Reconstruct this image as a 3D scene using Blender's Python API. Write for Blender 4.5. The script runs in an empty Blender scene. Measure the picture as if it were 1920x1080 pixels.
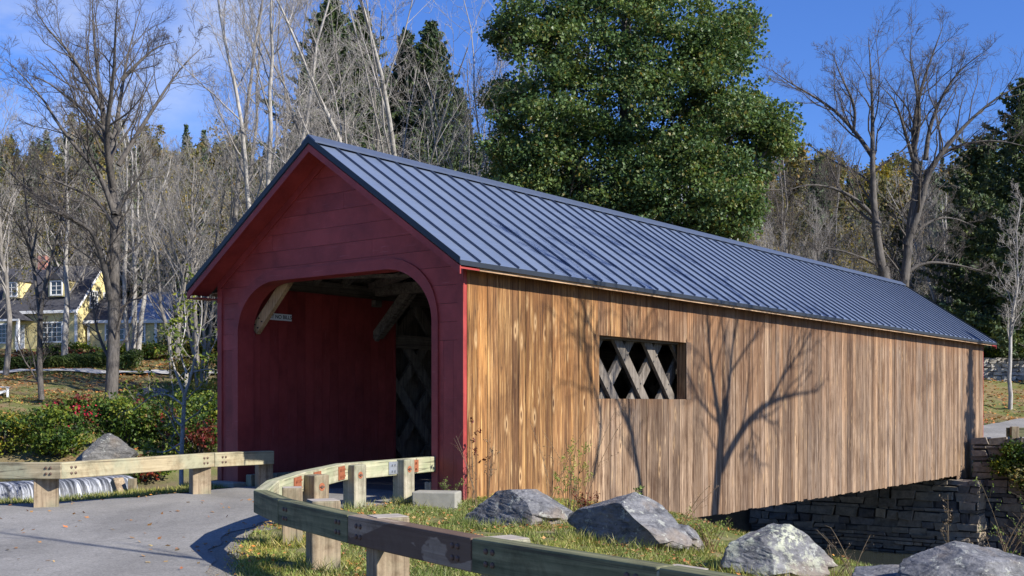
import bpy, bmesh, math, random
import numpy as np
from mathutils import Vector, Matrix, noise as mnoise
R = math.radians
rng = np.random.default_rng(7)
random.seed(7)
C = bpy.context.scene.collection
SC = bpy.context.scene

# ------------------------------------------------------------ camera, sky, sun, exposure
F, CX, HY = 2120.0, 960.0, 759.0            # focal length in px of the 1920 px wide photograph, principal column, horizon row
cd = bpy.data.cameras.new('camera'); cam = bpy.data.objects.new('camera', cd); C.objects.link(cam)
cam.location = (0, 0, 0); cam.rotation_euler = (R(90), 0, 0)
cd.sensor_width = 36; cd.lens = 36*F/1920; cd.shift_y = (HY-540)/1920
cd.clip_start = .1; cd.clip_end = 3000
SC.camera = cam
SUN_AZ = math.atan2(-.56, .83); SUN_EL = R(33)
sd_ = Vector((math.cos(SUN_EL)*math.cos(SUN_AZ), math.cos(SUN_EL)*math.sin(SUN_AZ), math.sin(SUN_EL)))
sl = bpy.data.lights.new('sun', 'SUN'); sl.energy = 5.0; sl.angle = R(.45); sl.color = (1, .945, .86)
so = bpy.data.objects.new('sun', sl); C.objects.link(so); so.rotation_euler = sd_.to_track_quat('Z', 'Y').to_euler(); so.location = (60, -40, 60)
W = bpy.data.worlds.new('World'); SC.world = W; W.use_nodes = True
wn = W.node_tree; bg = wn.nodes['Background']
sky = wn.nodes.new('ShaderNodeTexSky'); sky.sky_type = 'NISHITA'; sky.sun_disc = False
sky.sun_elevation = SUN_EL; sky.sun_rotation = math.pi/2-SUN_AZ
sky.air_density = 1.15; sky.dust_density = 0.15; sky.ozone_density = 4.0; sky.altitude = 300
bg.inputs[1].default_value = .08
tc = wn.nodes.new('ShaderNodeTexCoord'); mp = wn.nodes.new('ShaderNodeMapping'); mp.inputs[3].default_value = (1, 1, 2.2)
wn.links.new(tc.outputs['Generated'], mp.inputs[0])
nz = wn.nodes.new('ShaderNodeTexNoise'); nz.inputs['Scale'].default_value = 2.6; nz.inputs['Detail'].default_value = 8; nz.inputs['Roughness'].default_value = .58
wn.links.new(mp.outputs[0], nz.inputs[0])
rp = wn.nodes.new('ShaderNodeValToRGB'); rp.color_ramp.elements[0].position = .40; rp.color_ramp.elements[1].position = .62
wn.links.new(nz.outputs[0], rp.inputs[0])
# the thin clouds of the day stand in one part of the sky, high up to the left
dt = wn.nodes.new('ShaderNodeVectorMath'); dt.operation = 'DOT_PRODUCT'; dt.inputs[1].default_value = Vector((-.40, 1, .40)).normalized()
wn.links.new(tc.outputs['Generated'], dt.inputs[0])
r2 = wn.nodes.new('ShaderNodeMapRange'); r2.inputs[1].default_value = .978; r2.inputs[2].default_value = .997
wn.links.new(dt.outputs['Value'], r2.inputs[0])
mu = wn.nodes.new('ShaderNodeMath'); mu.operation = 'MULTIPLY'; wn.links.new(rp.outputs[0], mu.inputs[0]); wn.links.new(r2.outputs[0], mu.inputs[1])
gm = wn.nodes.new('ShaderNodeMix'); gm.data_type = 'RGBA'; gm.blend_type = 'MULTIPLY'; gm.inputs[0].default_value = 1; gm.inputs[7].default_value = (.52, .75, 1.28, 1)
wn.links.new(sky.outputs[0], gm.inputs[6])
mx = wn.nodes.new('ShaderNodeMix'); mx.data_type = 'RGBA'; mx.inputs[7].default_value = (5.5, 6.0, 7.2, 1)
wn.links.new(mu.outputs[0], mx.inputs[0]); wn.links.new(gm.outputs[2], mx.inputs[6]); wn.links.new(mx.outputs[2], bg.inputs[0])
SC.view_settings.view_transform = 'Standard'; SC.view_settings.look = 'None'; SC.view_settings.exposure = .80; SC.view_settings.gamma = 1
SC.cycles.max_bounces = 8; SC.cycles.transparent_max_bounces = 12

# ------------------------------------------------------------ helpers
def wp(px, py, D):                           # a point at depth D metres
    return np.array([(px-CX)/F*D, D, (HY-py)/F*D])
Ld = np.array([.616, .788]); Ld = Ld/np.linalg.norm(Ld); Td = np.array([-Ld[1], Ld[0]])
PR = np.array([-.72, 17.3])                  # the bridge's corner beside the sunny wall
def bw(s, t): return PR+Ld*s+Td*t
def sstep(a, b, x):
    u = np.clip((x-a)/(b-a), 0, 1); return u*u*(3-2*u)

def tag(o, label=None, cat=None, group=None, kind=None):
    if label: o['label'] = label
    if cat: o['category'] = cat
    if group: o['group'] = group
    if kind: o['kind'] = kind
    return o
def empty(name, loc, rz=0, label=None, cat=None, group=None):
    o = bpy.data.objects.new(name, None); C.objects.link(o); o.location = loc; o.rotation_euler = (0, 0, rz); o.empty_display_size = .3
    return tag(o, label, cat, group)
def mesh_np(name, V, faces_flat, counts, mats, parent=None, midx=None, smooth=False):
    me = bpy.data.meshes.new(name); V = np.asarray(V, np.float32)
    counts = np.asarray(counts, np.int32); faces_flat = np.asarray(faces_flat, np.int32)
    me.vertices.add(len(V)); me.vertices.foreach_set('co', V.ravel())
    me.loops.add(len(faces_flat)); me.loops.foreach_set('vertex_index', faces_flat)
    me.polygons.add(len(counts)); me.polygons.foreach_set('loop_start', np.concatenate([[0], np.cumsum(counts)[:-1]]).astype(np.int32))
    if midx is not None: me.polygons.foreach_set('material_index', np.asarray(midx, np.int32))
    me.polygons.foreach_set('use_smooth', np.full(len(counts), smooth))
    me.update(calc_edges=True)
    for m in (mats if isinstance(mats, (list, tuple)) else [mats]): me.materials.append(m)
    o = bpy.data.objects.new(name, me); C.objects.link(o)
    if parent: o.parent = parent
    return o
class MB:
    def __init__(s): s.v = []; s.f = []; s.c = []; s.m = []; s.n = 0; s.smooth = False
    def add(s, V, Fq, k=None, mi=0):
        V = np.asarray(V, float).reshape(-1, 3)
        if isinstance(Fq, np.ndarray):
            s.f.append((Fq+s.n).ravel()); s.c.append(np.full(len(Fq), Fq.shape[1])); s.m.append(np.full(len(Fq), mi))
        else:
            for f in Fq: s.f.append(np.asarray(f)+s.n); s.c.append(np.array([len(f)])); s.m.append(np.array([mi]))
        s.v.append(V); s.n += len(V); return s
    def box(s, x0, x1, y0, y1, z0, z1, mi=0):
        V = [(x, y, z) for z in (z0, z1) for y in (y0, y1) for x in (x0, x1)]
        return s.add(V, np.array([[0, 2, 3, 1], [4, 5, 7, 6], [0, 1, 5, 4], [2, 6, 7, 3], [0, 4, 6, 2], [1, 3, 7, 5]]), mi=mi)
    def beam(s, a, b, w, h, up=(0, 0, 1), mi=0):       # box from a to b, width w sideways, h along up
        a = Vector(a); b = Vector(b); d = (b-a).normalized(); u = Vector(up); sd = d.cross(u).normalized(); u = sd.cross(d).normalized()
        V = [tuple(p+sd*(w/2*i)+u*(h/2*j)) for p in (a, b) for j in (-1, 1) for i in (-1, 1)]
        return s.add(V, np.array([[0, 1, 3, 2], [4, 6, 7, 5], [0, 4, 5, 1], [2, 3, 7, 6], [0, 2, 6, 4], [1, 5, 7, 3]]), mi=mi)
    def prism(s, poly, d, mi=0):                       # polygon (3d points) extruded by vector d
        n = len(poly); P = np.asarray(poly, float); V = np.concatenate([P, P+np.asarray(d, float)])
        fs = [list(range(n))[::-1], list(range(n, 2*n))]+[[i, (i+1) % n, n+(i+1) % n, n+i] for i in range(n)]
        return s.add(V, fs, mi=mi)
    def tube(s, pts, rad, k=8, mi=0, cap=True):
        V, Fq = tubes(np.asarray(pts, float)[None], np.asarray(rad, float)[None], k)
        s.add(V, Fq, mi=mi)
        if cap:
            n = len(pts); base = s.n-n*k
            s.f.append(np.arange(base, base+k)[::-1]); s.f.append(np.arange(s.n-k, s.n)); s.c.append(np.array([k, k])); s.m.append(np.array([mi, mi]))
        return s
    def build(s, name, mats, parent=None, smooth=False, bevel=0):
        o = mesh_np(name, np.concatenate(s.v), np.concatenate(s.f), np.concatenate(s.c), mats, parent, np.concatenate(s.m), smooth)
        if bevel:
            b = o.modifiers.new('bevel', 'BEVEL'); b.width = bevel; b.segments = 2; b.limit_method = 'ANGLE'; b.angle_limit = R(50)
        return o
def tubes(P, Rd, k):
    K, n, _ = P.shape
    T = np.gradient(P, axis=1); T /= np.linalg.norm(T, axis=2, keepdims=True)+1e-9
    ref = np.where(np.abs(T[:, :1, 2:3]) > .8, np.array([1., 0.1, 0]), np.array([0, 0.1, 1.])); ref = np.broadcast_to(ref, P.shape)
    A = np.cross(T, ref); A /= np.linalg.norm(A, axis=2, keepdims=True)+1e-9
    B = np.cross(T, A)
    th = np.arange(k)*2*np.pi/k
    V = P[:, :, None]+(A[:, :, None]*np.cos(th)[:, None]+B[:, :, None]*np.sin(th)[:, None])*Rd[:, :, None, None]
    i = np.arange(n-1)[:, None]*k; j = np.arange(k)[None]; j2 = (j+1) % k
    q = np.stack([i+j, i+j2, i+k+j2, i+k+j], -1).reshape(-1, 4)
    Fq = (q[None]+(np.arange(K)*n*k)[:, None, None]).reshape(-1, 4)
    return V.reshape(-1, 3), Fq
def leaf_quads(P, size, rg, flat=0.0, aspect=.62, fold=.25):   # one small folded diamond per point
    n = len(P); size = np.broadcast_to(size, (n,))
    d = rg.normal(size=(n, 3)); d[:, 2] -= flat*.5; d /= np.linalg.norm(d, axis=1, keepdims=True)
    u = rg.normal(size=(n, 3)); u[:, 2] += flat*2; a = np.cross(d, u); a /= np.linalg.norm(a, axis=1, keepdims=True)+1e-9
    nn = np.cross(d, a)
    s = size[:, None]
    V = np.stack([P-d*s*.5, P+a*s*aspect*.5+nn*s*fold*.3, P+d*s*.5, P-a*s*aspect*.5+nn*s*fold*.3], 1).reshape(-1, 3)
    b = np.arange(n)[:, None]*4
    Fq = np.concatenate([b+np.array([0, 1, 2]), b+np.array([0, 2, 3])], 1).reshape(-1, 3)
    return V, Fq
# ------------------------------------------------------------ materials
def M0(name):
    m = bpy.data.materials.new(name); m.use_nodes = True; nt = m.node_tree; return m, nt, nt.nodes['Principled BSDF']
def nd(nt, t, **k):
    n = nt.nodes.new('ShaderNode'+t)
    for a, b in k.items(): setattr(n, a, b)
    return n
def setin(nt, sock, v):
    if isinstance(v, bpy.types.NodeSocket): nt.links.new(v, sock)
    elif isinstance(v, (tuple, list)) and len(v) == 3 and sock.type == 'RGBA': sock.default_value = (*v, 1)
    else: sock.default_value = v
def noi(nt, vec, scale, detail=4, rough=.55, dist=0):
    n = nd(nt, 'TexNoise'); setin(nt, n.inputs['Vector'], vec); n.inputs['Scale'].default_value = scale; n.inputs['Detail'].default_value = detail
    n.inputs['Roughness'].default_value = rough; n.inputs['Distortion'].default_value = dist; return n.outputs[0]
def mpg(nt, vec, sc=(1, 1, 1), loc=(0, 0, 0), rot=(0, 0, 0)):
    n = nd(nt, 'Mapping'); setin(nt, n.inputs[0], vec); n.inputs[3].default_value = sc; n.inputs[1].default_value = loc; n.inputs[2].default_value = rot; return n.outputs[0]
def rmp(nt, fac, stops, interp='LINEAR'):
    n = nd(nt, 'ValToRGB'); setin(nt, n.inputs[0], fac); cr = n.color_ramp; cr.interpolation = interp
    while len(cr.elements) < len(stops): cr.elements.new(.5)
    for e, (p, c) in zip(cr.elements, stops): e.position = p; e.color = (*c, 1) if not isinstance(c, (int, float)) else (c, c, c, 1)
    return n.outputs[0]
def mixc(nt, fac, a, b, mode='MIX'):
    n = nd(nt, 'Mix', data_type='RGBA', blend_type=mode); setin(nt, n.inputs[0], fac); setin(nt, n.inputs[6], a); setin(nt, n.inputs[7], b); return n.outputs[2]
def mth(nt, op, a, b=0, c=None):
    n = nd(nt, 'Math', operation=op); setin(nt, n.inputs[0], a); setin(nt, n.inputs[1], b)
    if c is not None: setin(nt, n.inputs[2], c)
    return n.outputs[0]
def mrange(nt, v, a, b, c=0, d=1):
    n = nd(nt, 'MapRange'); setin(nt, n.inputs[0], v)
    for i, x in zip((1, 2, 3, 4), (a, b, c, d)): n.inputs[i].default_value = x
    return n.outputs[0]
def bump(nt, bsdf, h, strength=.3, dist=.02):
    n = nd(nt, 'Bump'); setin(nt, n.inputs['Height'], h); n.inputs['Strength'].default_value = strength; n.inputs['Distance'].default_value = dist
    nt.links.new(n.outputs[0], bsdf.inputs['Normal'])
def objc(nt): return nd(nt, 'TexCoord').outputs['Object']
def posc(nt): return nd(nt, 'NewGeometry').outputs['Position']
def isl(nt): return nd(nt, 'NewGeometry').outputs['Random Per Island']
def sep(nt, v): return nd(nt, 'SeparateXYZ').outputs if False else _sep(nt, v)
def _sep(nt, v):
    n = nd(nt, 'SeparateXYZ'); setin(nt, n.inputs[0], v); return n.outputs
def comb(nt, x, y, z):
    n = nd(nt, 'CombineXYZ'); setin(nt, n.inputs[0], x); setin(nt, n.inputs[1], y); setin(nt, n.inputs[2], z); return n.outputs[0]
def shift_by_island(nt, vec, r, amt=37.):
    n = nd(nt, 'VectorMath', operation='ADD'); setin(nt, n.inputs[0], vec); nt.links.new(comb(nt, mth(nt, 'MULTIPLY', r, amt), mth(nt, 'MULTIPLY', r, amt*2.3), mth(nt, 'MULTIPLY', r, amt*.7)), n.inputs[1]); return n.outputs[0]

def m_siding():
    m, nt, b = M0('weathered_siding'); o = objc(nt); r = isl(nt); v = shift_by_island(nt, o, r)
    grain = noi(nt, mpg(nt, v, (55, 55, .9)), 1, 6, .6, .6)
    streak = noi(nt, mpg(nt, v, (9, 9, .35)), 1, 4, .6, 1.2)
    fig = nd(nt, 'TexWave', wave_type='BANDS', bands_direction='X'); setin(nt, fig.inputs[0], mpg(nt, v, (11, 11, .28))); fig.inputs['Scale'].default_value = 1.0
    fig.inputs['Distortion'].default_value = 5.5; fig.inputs['Detail'].default_value = 3; fig.inputs['Detail Scale'].default_value = 1.4
    x, y, z = _sep(nt, o)
    big = noi(nt, mpg(nt, o, (.25, 1, .5)), 1, 3)
    # golden, oiled boards by the portal; drier and greyer ones farther along and low under the window
    gold = mixc(nt, fig.outputs[0], (.22, .11, .045), (.66, .40, .15))
    gold = mixc(nt, mrange(nt, streak, .47, .66), gold, (.88, .62, .27))
    brown = mixc(nt, streak, (.17, .10, .052), (.50, .32, .17))
    grey = mixc(nt, streak, (.23, .20, .17), (.60, .53, .455))
    wg = mrange(nt, mth(nt, 'ADD', x, mth(nt, 'MULTIPLY', mth(nt, 'SUBTRACT', r, .5), 4.2)), 1.5, 4.2)
    c = mixc(nt, wg, gold, brown)
    low = mrange(nt, mth(nt, 'ADD', z, mth(nt, 'MULTIPLY', mth(nt, 'SUBTRACT', streak, .5), 2.5)), 2.9, 1.2)          # height above the wall's foot
    under = mth(nt, 'MULTIPLY', mrange(nt, z, 2.65, 2.3), mth(nt, 'MULTIPLY', mrange(nt, x, 3.2, 3.8), mrange(nt, x, 8.0, 6.9)))
    gw = mth(nt, 'ADD', mth(nt, 'MULTIPLY', low, mrange(nt, x, 2.0, 5.0, .15, .5)), mth(nt, 'MULTIPLY', under, .55))
    gw = mth(nt, 'ADD', gw, mth(nt, 'MULTIPLY', mrange(nt, r, .55, .8), mrange(nt, x, 3, 8, 0, .55)))
    gw = mth(nt, 'ADD', gw, mrange(nt, x, 3, 14, .05, .62))
    nclamp = nd(nt, 'Math', operation='ADD', use_clamp=True); setin(nt, nclamp.inputs[0], gw); nclamp.inputs[1].default_value = 0
    c = mixc(nt, nclamp.outputs[0], c, grey)
    tint = rmp(nt, mth(nt, 'FRACT', mth(nt, 'MULTIPLY', r, 7.31)), [(0, (.44, .38, .34)), (.2, (.70, .62, .54)), (.45, (.98, .86, .72)), (.6, (.74, .72, .72)), (.8, (1.10, 1.0, .90)), (1, (1.55, 1.42, 1.22))])
    c = mixc(nt, .9, c, tint, 'MULTIPLY')
    c = mixc(nt, mrange(nt, grain, .36, .60), mixc(nt, 1, c, (.50, .43, .37), 'MULTIPLY'), c)
    med = noi(nt, mpg(nt, v, (24, 24, 1.1)), 1, 5, .65, 1.0)
    c = mixc(nt, rmp(nt, med, [(.38, .85), (.48, 0.)]), c, (.11, .06, .03)); c = mixc(nt, rmp(nt, med, [(.56, 0.), (.70, .55)]), c, mixc(nt, mrange(nt, x, 2, 9), (1.0, .78, .42), (.72, .62, .52)))
    kn = nd(nt, 'TexVoronoi', feature='F1'); setin(nt, kn.inputs[0], mpg(nt, v, (4.6, 4.6, 1.3))); kn.inputs['Scale'].default_value = 1.0
    c = mixc(nt, rmp(nt, kn.outputs['Distance'], [(.05, 1.), (.09, 0.)]), c, (.11, .06, .035))
    c = mixc(nt, mth(nt, 'MULTIPLY', rmp(nt, kn.outputs['Distance'], [(.08, 0.), (.12, 1.), (.25, 0.)]), mrange(nt, x, 8, 1, .25, .7)), c, (.80, .60, .34))
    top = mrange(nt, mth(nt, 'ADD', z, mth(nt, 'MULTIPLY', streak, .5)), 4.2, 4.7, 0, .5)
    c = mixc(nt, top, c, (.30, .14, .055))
    c = mixc(nt, 1, c, (.63, .555, .485), 'MULTIPLY')
    blot = noi(nt, mpg(nt, o, (1.1, 1, .42)), 1, 6, .7, .8); c = mixc(nt, 1, c, rmp(nt, blot, [(.34, (.60, .56, .53)), (.5, (1., 1., 1.)), (.68, (1.18, 1.15, 1.1))]), 'MULTIPLY')
    setin(nt, b.inputs['Base Color'], c); b.inputs['Roughness'].default_value = .72; b.inputs['Specular IOR Level'].default_value = .25
    bump(nt, b, mth(nt, 'ADD', grain, mth(nt, 'MULTIPLY', streak, .6)), .35, .006)
    return m
def m_wood(name, dark, light, axis='Z', rough=.8, stain=None, sc=1.0, green=None):
    m, nt, b = M0(name); o = objc(nt); r = isl(nt); v = shift_by_island(nt, o, r)
    s = {'Z': (40, 40, 1.6), 'X': (1.6, 40, 40), 'Y': (40, 1.6, 40)}[axis]; s = tuple(q*sc for q in s)
    g = noi(nt, mpg(nt, v, s), 1, 6, .65, .5); w = noi(nt, mpg(nt, v, tuple(q*.22 for q in s)), 1, 3, .5, 1.5)
    c = mixc(nt, rmp(nt, mth(nt, 'ADD', mth(nt, 'MULTIPLY', g, .6), mth(nt, 'MULTIPLY', w, .4)), [(.38, 0.), (.60, 1.)]), dark, light)
    if green: c = mixc(nt, rmp(nt, noi(nt, mpg(nt, v, (2.2, 2.2, 2.2)), 1, 4), [(.42, 0.), (.62, .8)]), c, green)
    dirt = noi(nt, mpg(nt, v, (2.6, 2.6, 2.6)), 1, 6, .75, .4); c = mixc(nt, 1, c, rmp(nt, dirt, [(.33, (.58, .55, .52)), (.5, (.95, .95, .95)), (.7, (1.12, 1.1, 1.06))]), 'MULTIPLY')
    crk = noi(nt, mpg(nt, v, tuple(q*(.5 if q > 5 else .35) for q in s)), 1, 2, .5, .2); c = mixc(nt, rmp(nt, crk, [(.485, 0.), (.5, .7), (.515, 0.)]), c, (.05, .04, .03))
    if stain: c = mixc(nt, rmp(nt, noi(nt, mpg(nt, v, (1.3, 2, 3)), 1, 4, .5, .8), [(.49, 0.), (.505, .8)], ), c, stain)
    setin(nt, b.inputs['Base Color'], c); b.inputs['Roughness'].default_value = rough; b.inputs['Specular IOR Level'].default_value = .25
    bump(nt, b, g, .4, .006); return m
def m_red(axis='X'):
    m, nt, b = M0('barn_red_paint'); o = objc(nt); r = isl(nt); v = shift_by_island(nt, o, r)
    g = noi(nt, mpg(nt, v, (40, 3, 40) if axis == 'X' else (40, 40, 2)), 1, 5, .6, .3); w = noi(nt, mpg(nt, v, (1.4, 1.4, 1.4)), 1, 6, .7)
    c = mixc(nt, rmp(nt, w, [(.32, 0.), (.66, 1.)]), (.195, .024, .020), (.385, .056, .046))
    zz_ = _sep(nt, o)[2]; c = mixc(nt, mth(nt, 'MULTIPLY', mrange(nt, zz_, 1.9, .95, 0, .55), w), c, (.22, .15, .13))
    c = mixc(nt, mrange(nt, r, 0, 1, 0, .30), c, (.165, .022, .022))
    c = mixc(nt, rmp(nt, g, [(.62, 0.), (.74, .5)]), c, (.42, .13, .13))
    setin(nt, b.inputs['Base Color'], c); b.inputs['Roughness'].default_value = .55; b.inputs['Specular IOR Level'].default_value = .35
    bump(nt, b, g, .25, .004); return m
def m_metalroof():
    m, nt, b = M0('standing_seam_metal'); o = objc(nt)
    w = noi(nt, mpg(nt, o, (.7, .7, .7)), 1, 5, .6); f = noi(nt, mpg(nt, o, (3, 25, 25)), 1, 4)
    x, y, z = _sep(nt, o)
    pan = nd(nt, 'TexWhiteNoise', noise_dimensions='1D'); setin(nt, pan.inputs['W'], mth(nt, 'FLOOR', mth(nt, 'DIVIDE', mth(nt, 'ADD', x, .5), .475)))
    c = mixc(nt, w, (.135, .172, .25), (.185, .228, .315))
    c = mixc(nt, mth(nt, 'MULTIPLY', pan.outputs[0], .35), c, (.12, .16, .25))
    setin(nt, b.inputs['Base Color'], c); b.inputs['Metallic'].default_value = .35
    setin(nt, b.inputs['Roughness'], mrange(nt, f, .3, .7, .34, .5)); 
    bump(nt, b, mth(nt, 'ADD', noi(nt, mpg(nt, o, (1.5, .6, .6)), 1, 2), mth(nt, 'MULTIPLY', pan.outputs[0], 1.2)), .12, .02); return m
def m_plain(name, c, rough=.6, metal=0, var=.25, sc=6, bmp=.1, spec=.4):
    m, nt, b = M0(name); o = objc(nt); n = noi(nt, o, sc, 5, .6)
    setin(nt, b.inputs['Base Color'], mixc(nt, n, tuple(x*(1-var) for x in c), tuple(min(1, x*(1+var)) for x in c)))
    b.inputs['Roughness'].default_value = rough; b.inputs['Metallic'].default_value = metal; b.inputs['Specular IOR Level'].default_value = spec
    if bmp: bump(nt, b, n, bmp, .01)
    return m
def m_leaf(name, cols, trans=.35, rough=.55):
    m, nt, b = M0(name); r = isl(nt)
    c = rmp(nt, r, [(i/(len(cols)-1), q) for i, q in enumerate(cols)])
    big = noi(nt, posc(nt), .6, 4, .7); c = mixc(nt, 1, c, rmp(nt, big, [(.3, (.55, .66, .72)), (.5, (.95, .97, .95)), (.7, (1.45, 1.25, .95))]), 'MULTIPLY')
    setin(nt, b.inputs['Base Color'], c); b.inputs['Roughness'].default_value = rough; b.inputs['Specular IOR Level'].default_value = .3
    t = nd(nt, 'BsdfTranslucent'); setin(nt, t.inputs[0], mixc(nt, 1, c, (1.3, 1.25, .7), 'MULTIPLY'))
    mxs = nd(nt, 'MixShader'); mxs.inputs[0].default_value = trans
    nt.links.new(b.outputs[0], mxs.inputs[1]); nt.links.new(t.outputs[0], mxs.inputs[2]); nt.links.new(mxs.outputs[0], nt.nodes['Material Output'].inputs[0]); return m
def m_bark(name, dark, light, sc=1.0):
    m, nt, b = M0(name); o = objc(nt); g = noi(nt, mpg(nt, o, (14*sc, 14*sc, 2.2*sc)), 1, 6, .7, .4); w = noi(nt, o, .9*sc, 4, .6)
    c = mixc(nt, rmp(nt, mth(nt, 'ADD', mth(nt, 'MULTIPLY', g, .65), mth(nt, 'MULTIPLY', w, .35)), [(.36, 0.), (.64, 1.)]), dark, light)
    setin(nt, b.inputs['Base Color'], c); b.inputs['Roughness'].default_value = .85; b.inputs['Specular IOR Level'].default_value = .2
    bump(nt, b, g, .7, .03); return m
def m_rock(name, dark, light, lichen=None, sc=1.0):
    m, nt, b = M0(name); o = objc(nt)
    n1 = noi(nt, mpg(nt, o, (3*sc, 3*sc, 7*sc), rot=(.4, .5, 0)), 1, 8, .68, .8); n2 = noi(nt, mpg(nt, o, (14*sc, 14*sc, 22*sc), rot=(.5, .7, 0)), 1, 6, .7, .3)
    n3 = noi(nt, o, 1.6*sc, 3)
    c = mixc(nt, rmp(nt, mth(nt, 'ADD', mth(nt, 'MULTIPLY', n1, .6), mth(nt, 'MULTIPLY', n2, .4)), [(.36, 0.), (.62, 1.)]), dark, light)
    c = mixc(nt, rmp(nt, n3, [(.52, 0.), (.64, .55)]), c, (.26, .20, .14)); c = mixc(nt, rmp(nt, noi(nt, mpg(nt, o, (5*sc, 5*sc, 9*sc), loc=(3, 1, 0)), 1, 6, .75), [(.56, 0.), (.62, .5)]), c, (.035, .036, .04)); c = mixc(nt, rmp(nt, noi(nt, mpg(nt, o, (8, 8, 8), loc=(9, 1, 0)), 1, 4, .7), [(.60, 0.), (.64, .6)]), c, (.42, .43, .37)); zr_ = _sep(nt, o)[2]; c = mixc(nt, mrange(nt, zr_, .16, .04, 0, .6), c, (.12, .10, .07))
    if lichen:
        x, y, z = _sep(nt, o)
        li = mth(nt, 'MULTIPLY', rmp(nt, noi(nt, o, 9, 6, .75), [(.5, 0.), (.56, 1.)]), mth(nt, 'MULTIPLY', rmp(nt, noi(nt, mpg(nt, o, loc=(.35, .1, 0)), 1.7, 2), [(.42, 0.), (.56, 1.)]), mrange(nt, z, .1, .45)))
        c = mixc(nt, li, c, lichen)
    setin(nt, b.inputs['Base Color'], c); b.inputs['Roughness'].default_value = .68; b.inputs['Specular IOR Level'].default_value = .4
    bump(nt, b, mth(nt, 'ADD', n1, mth(nt, 'MULTIPLY', n2, .6)), .9, .05); return m
def m_stones(name, cols, rough=.85):
    m, nt, b = M0(name); o = objc(nt); r = isl(nt)
    n = noi(nt, shift_by_island(nt, o, r), 5, 7, .7)
    c = rmp(nt, r, [(i/(len(cols)-1), q) for i, q in enumerate(cols)]); c = mixc(nt, 1, c, rmp(nt, n, [(.3, .55), (.7, 1.35)]), 'MULTIPLY')
    setin(nt, b.inputs['Base Color'], c); b.inputs['Roughness'].default_value = rough; bump(nt, b, n, .8, .04); return m

MT = {}
MT['siding'] = m_siding(); MT['red'] = m_red('X'); MT['redv'] = m_red('Z'); MT['roof'] = m_metalroof()
MT['seam'] = m_plain('dark_seam_metal', (.085, .105, .15), .4, .3, .2)
MT['trimblack'] = m_plain('dark_drip_edge', (.028, .033, .04), .45, .3, .2)
MT['lattice'] = m_wood('weathered_truss_timber', (.09, .075, .06), (.235, .205, .17), 'Z', sc=.8)
MT['beam'] = m_wood('old_beam_timber', (.085, .07, .055), (.23, .195, .155), 'X', sc=.6)
MT['newwood'] = m_wood('fresh_brace_timber', (.33, .2, .1), (.55, .37, .2), 'Z')
MT['fasciawood'] = m_wood('fascia_wood', (.30, .18, .10), (.52, .36, .22), 'X')
MT['innerboard'] = m_wood('grey_inner_boards', (.09, .075, .06), (.22, .185, .15), 'Z')
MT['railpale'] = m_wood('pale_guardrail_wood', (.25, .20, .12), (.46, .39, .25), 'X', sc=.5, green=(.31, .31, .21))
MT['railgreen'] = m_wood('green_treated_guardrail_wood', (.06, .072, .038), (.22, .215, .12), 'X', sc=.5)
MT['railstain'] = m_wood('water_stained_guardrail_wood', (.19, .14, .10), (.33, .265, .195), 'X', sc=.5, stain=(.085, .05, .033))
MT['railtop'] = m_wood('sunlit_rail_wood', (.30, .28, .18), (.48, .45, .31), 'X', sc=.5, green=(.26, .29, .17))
MT['post'] = m_wood('guardrail_post_wood', (.17, .125, .08), (.38, .30, .20), 'Z', sc=.6, green=(.20, .20, .13))
MT['postpale'] = m_wood('bleached_post_wood', (.22, .20, .14), (.44, .40, .30), 'Z', sc=.6, green=(.19, .22, .14))
MT['postcap'] = m_plain('white_topped_post_end', (.34, .30, .25), .85, 0, .5, 9)
MT['rust'] = m_plain('rusty_steel', (.30, .10, .045), .75, .2, .4, 18, .3)
MT['steel'] = m_plain('galvanised_steel', (.42, .44, .47), .45, .7, .3, 12)
MT['bolt'] = m_plain('rusty_bolt', (.13, .085, .065), .6, .5, .4, 30)
MT['concrete'] = m_plain('old_concrete', (.27, .26, .22), .9, 0, .35, 7, .4)
MT['deck'] = m_plain('dark_deck', (.10, .095, .09), .85, 0, .3, 3, .2)
MT['white'] = m_plain('white_paint', (.78, .78, .76), .5, 0, .06)
MT['black'] = m_plain('black_paint', (.02, .02, .022), .5, 0, .1)
def m_sid_house():
    m, nt, b = M0('yellow_clapboard'); o = objc(nt); x, y, z = _sep(nt, o)
    saw = mth(nt, 'FRACT', mth(nt, 'MULTIPLY', z, 7.5)); n = noi(nt, o, 1.4, 4)
    c = mixc(nt, n, (.66, .55, .25), (.76, .65, .33)); c = mixc(nt, rmp(nt, saw, [(0, 1.), (.12, 0.)]), c, (.36, .28, .12))
    setin(nt, b.inputs['Base Color'], c); b.inputs['Roughness'].default_value = .7; bump(nt, b, saw, .5, .02); return m
MT['yellow'] = m_sid_house()
MT['shingle'] = m_plain('dark_shingles', (.055, .055, .065), .85, 0, .45, 5, .4)
MT['glass'] = m_plain('window_glass', (.035, .045, .055), .08, 0, .1, 1, 0, .8)
MT['brick'] = m_plain('pink_brick', (.42, .20, .16), .85, 0, .3, 9, .3)
MT['greymetal'] = m_plain('pale_metal_roof', (.30, .34, .42), .38, .5, .15, 2, .05)
MT['barkdark'] = m_bark('dark_bark', (.035, .031, .028), (.155, .14, .125))
MT['barkgrey'] = m_bark('grey_bark', (.09, .082, .072), (.30, .275, .245))
MT['barkpale'] = m_bark('pale_bark', (.15, .14, .125), (.50, .475, .435))
MT['twig'] = m_bark('twig_bark', (.05, .043, .038), (.135, .118, .105), .6)
MT['twigpale'] = m_bark('pale_twig_bark', (.16, .145, .13), (.40, .375, .345), .6)
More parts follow.
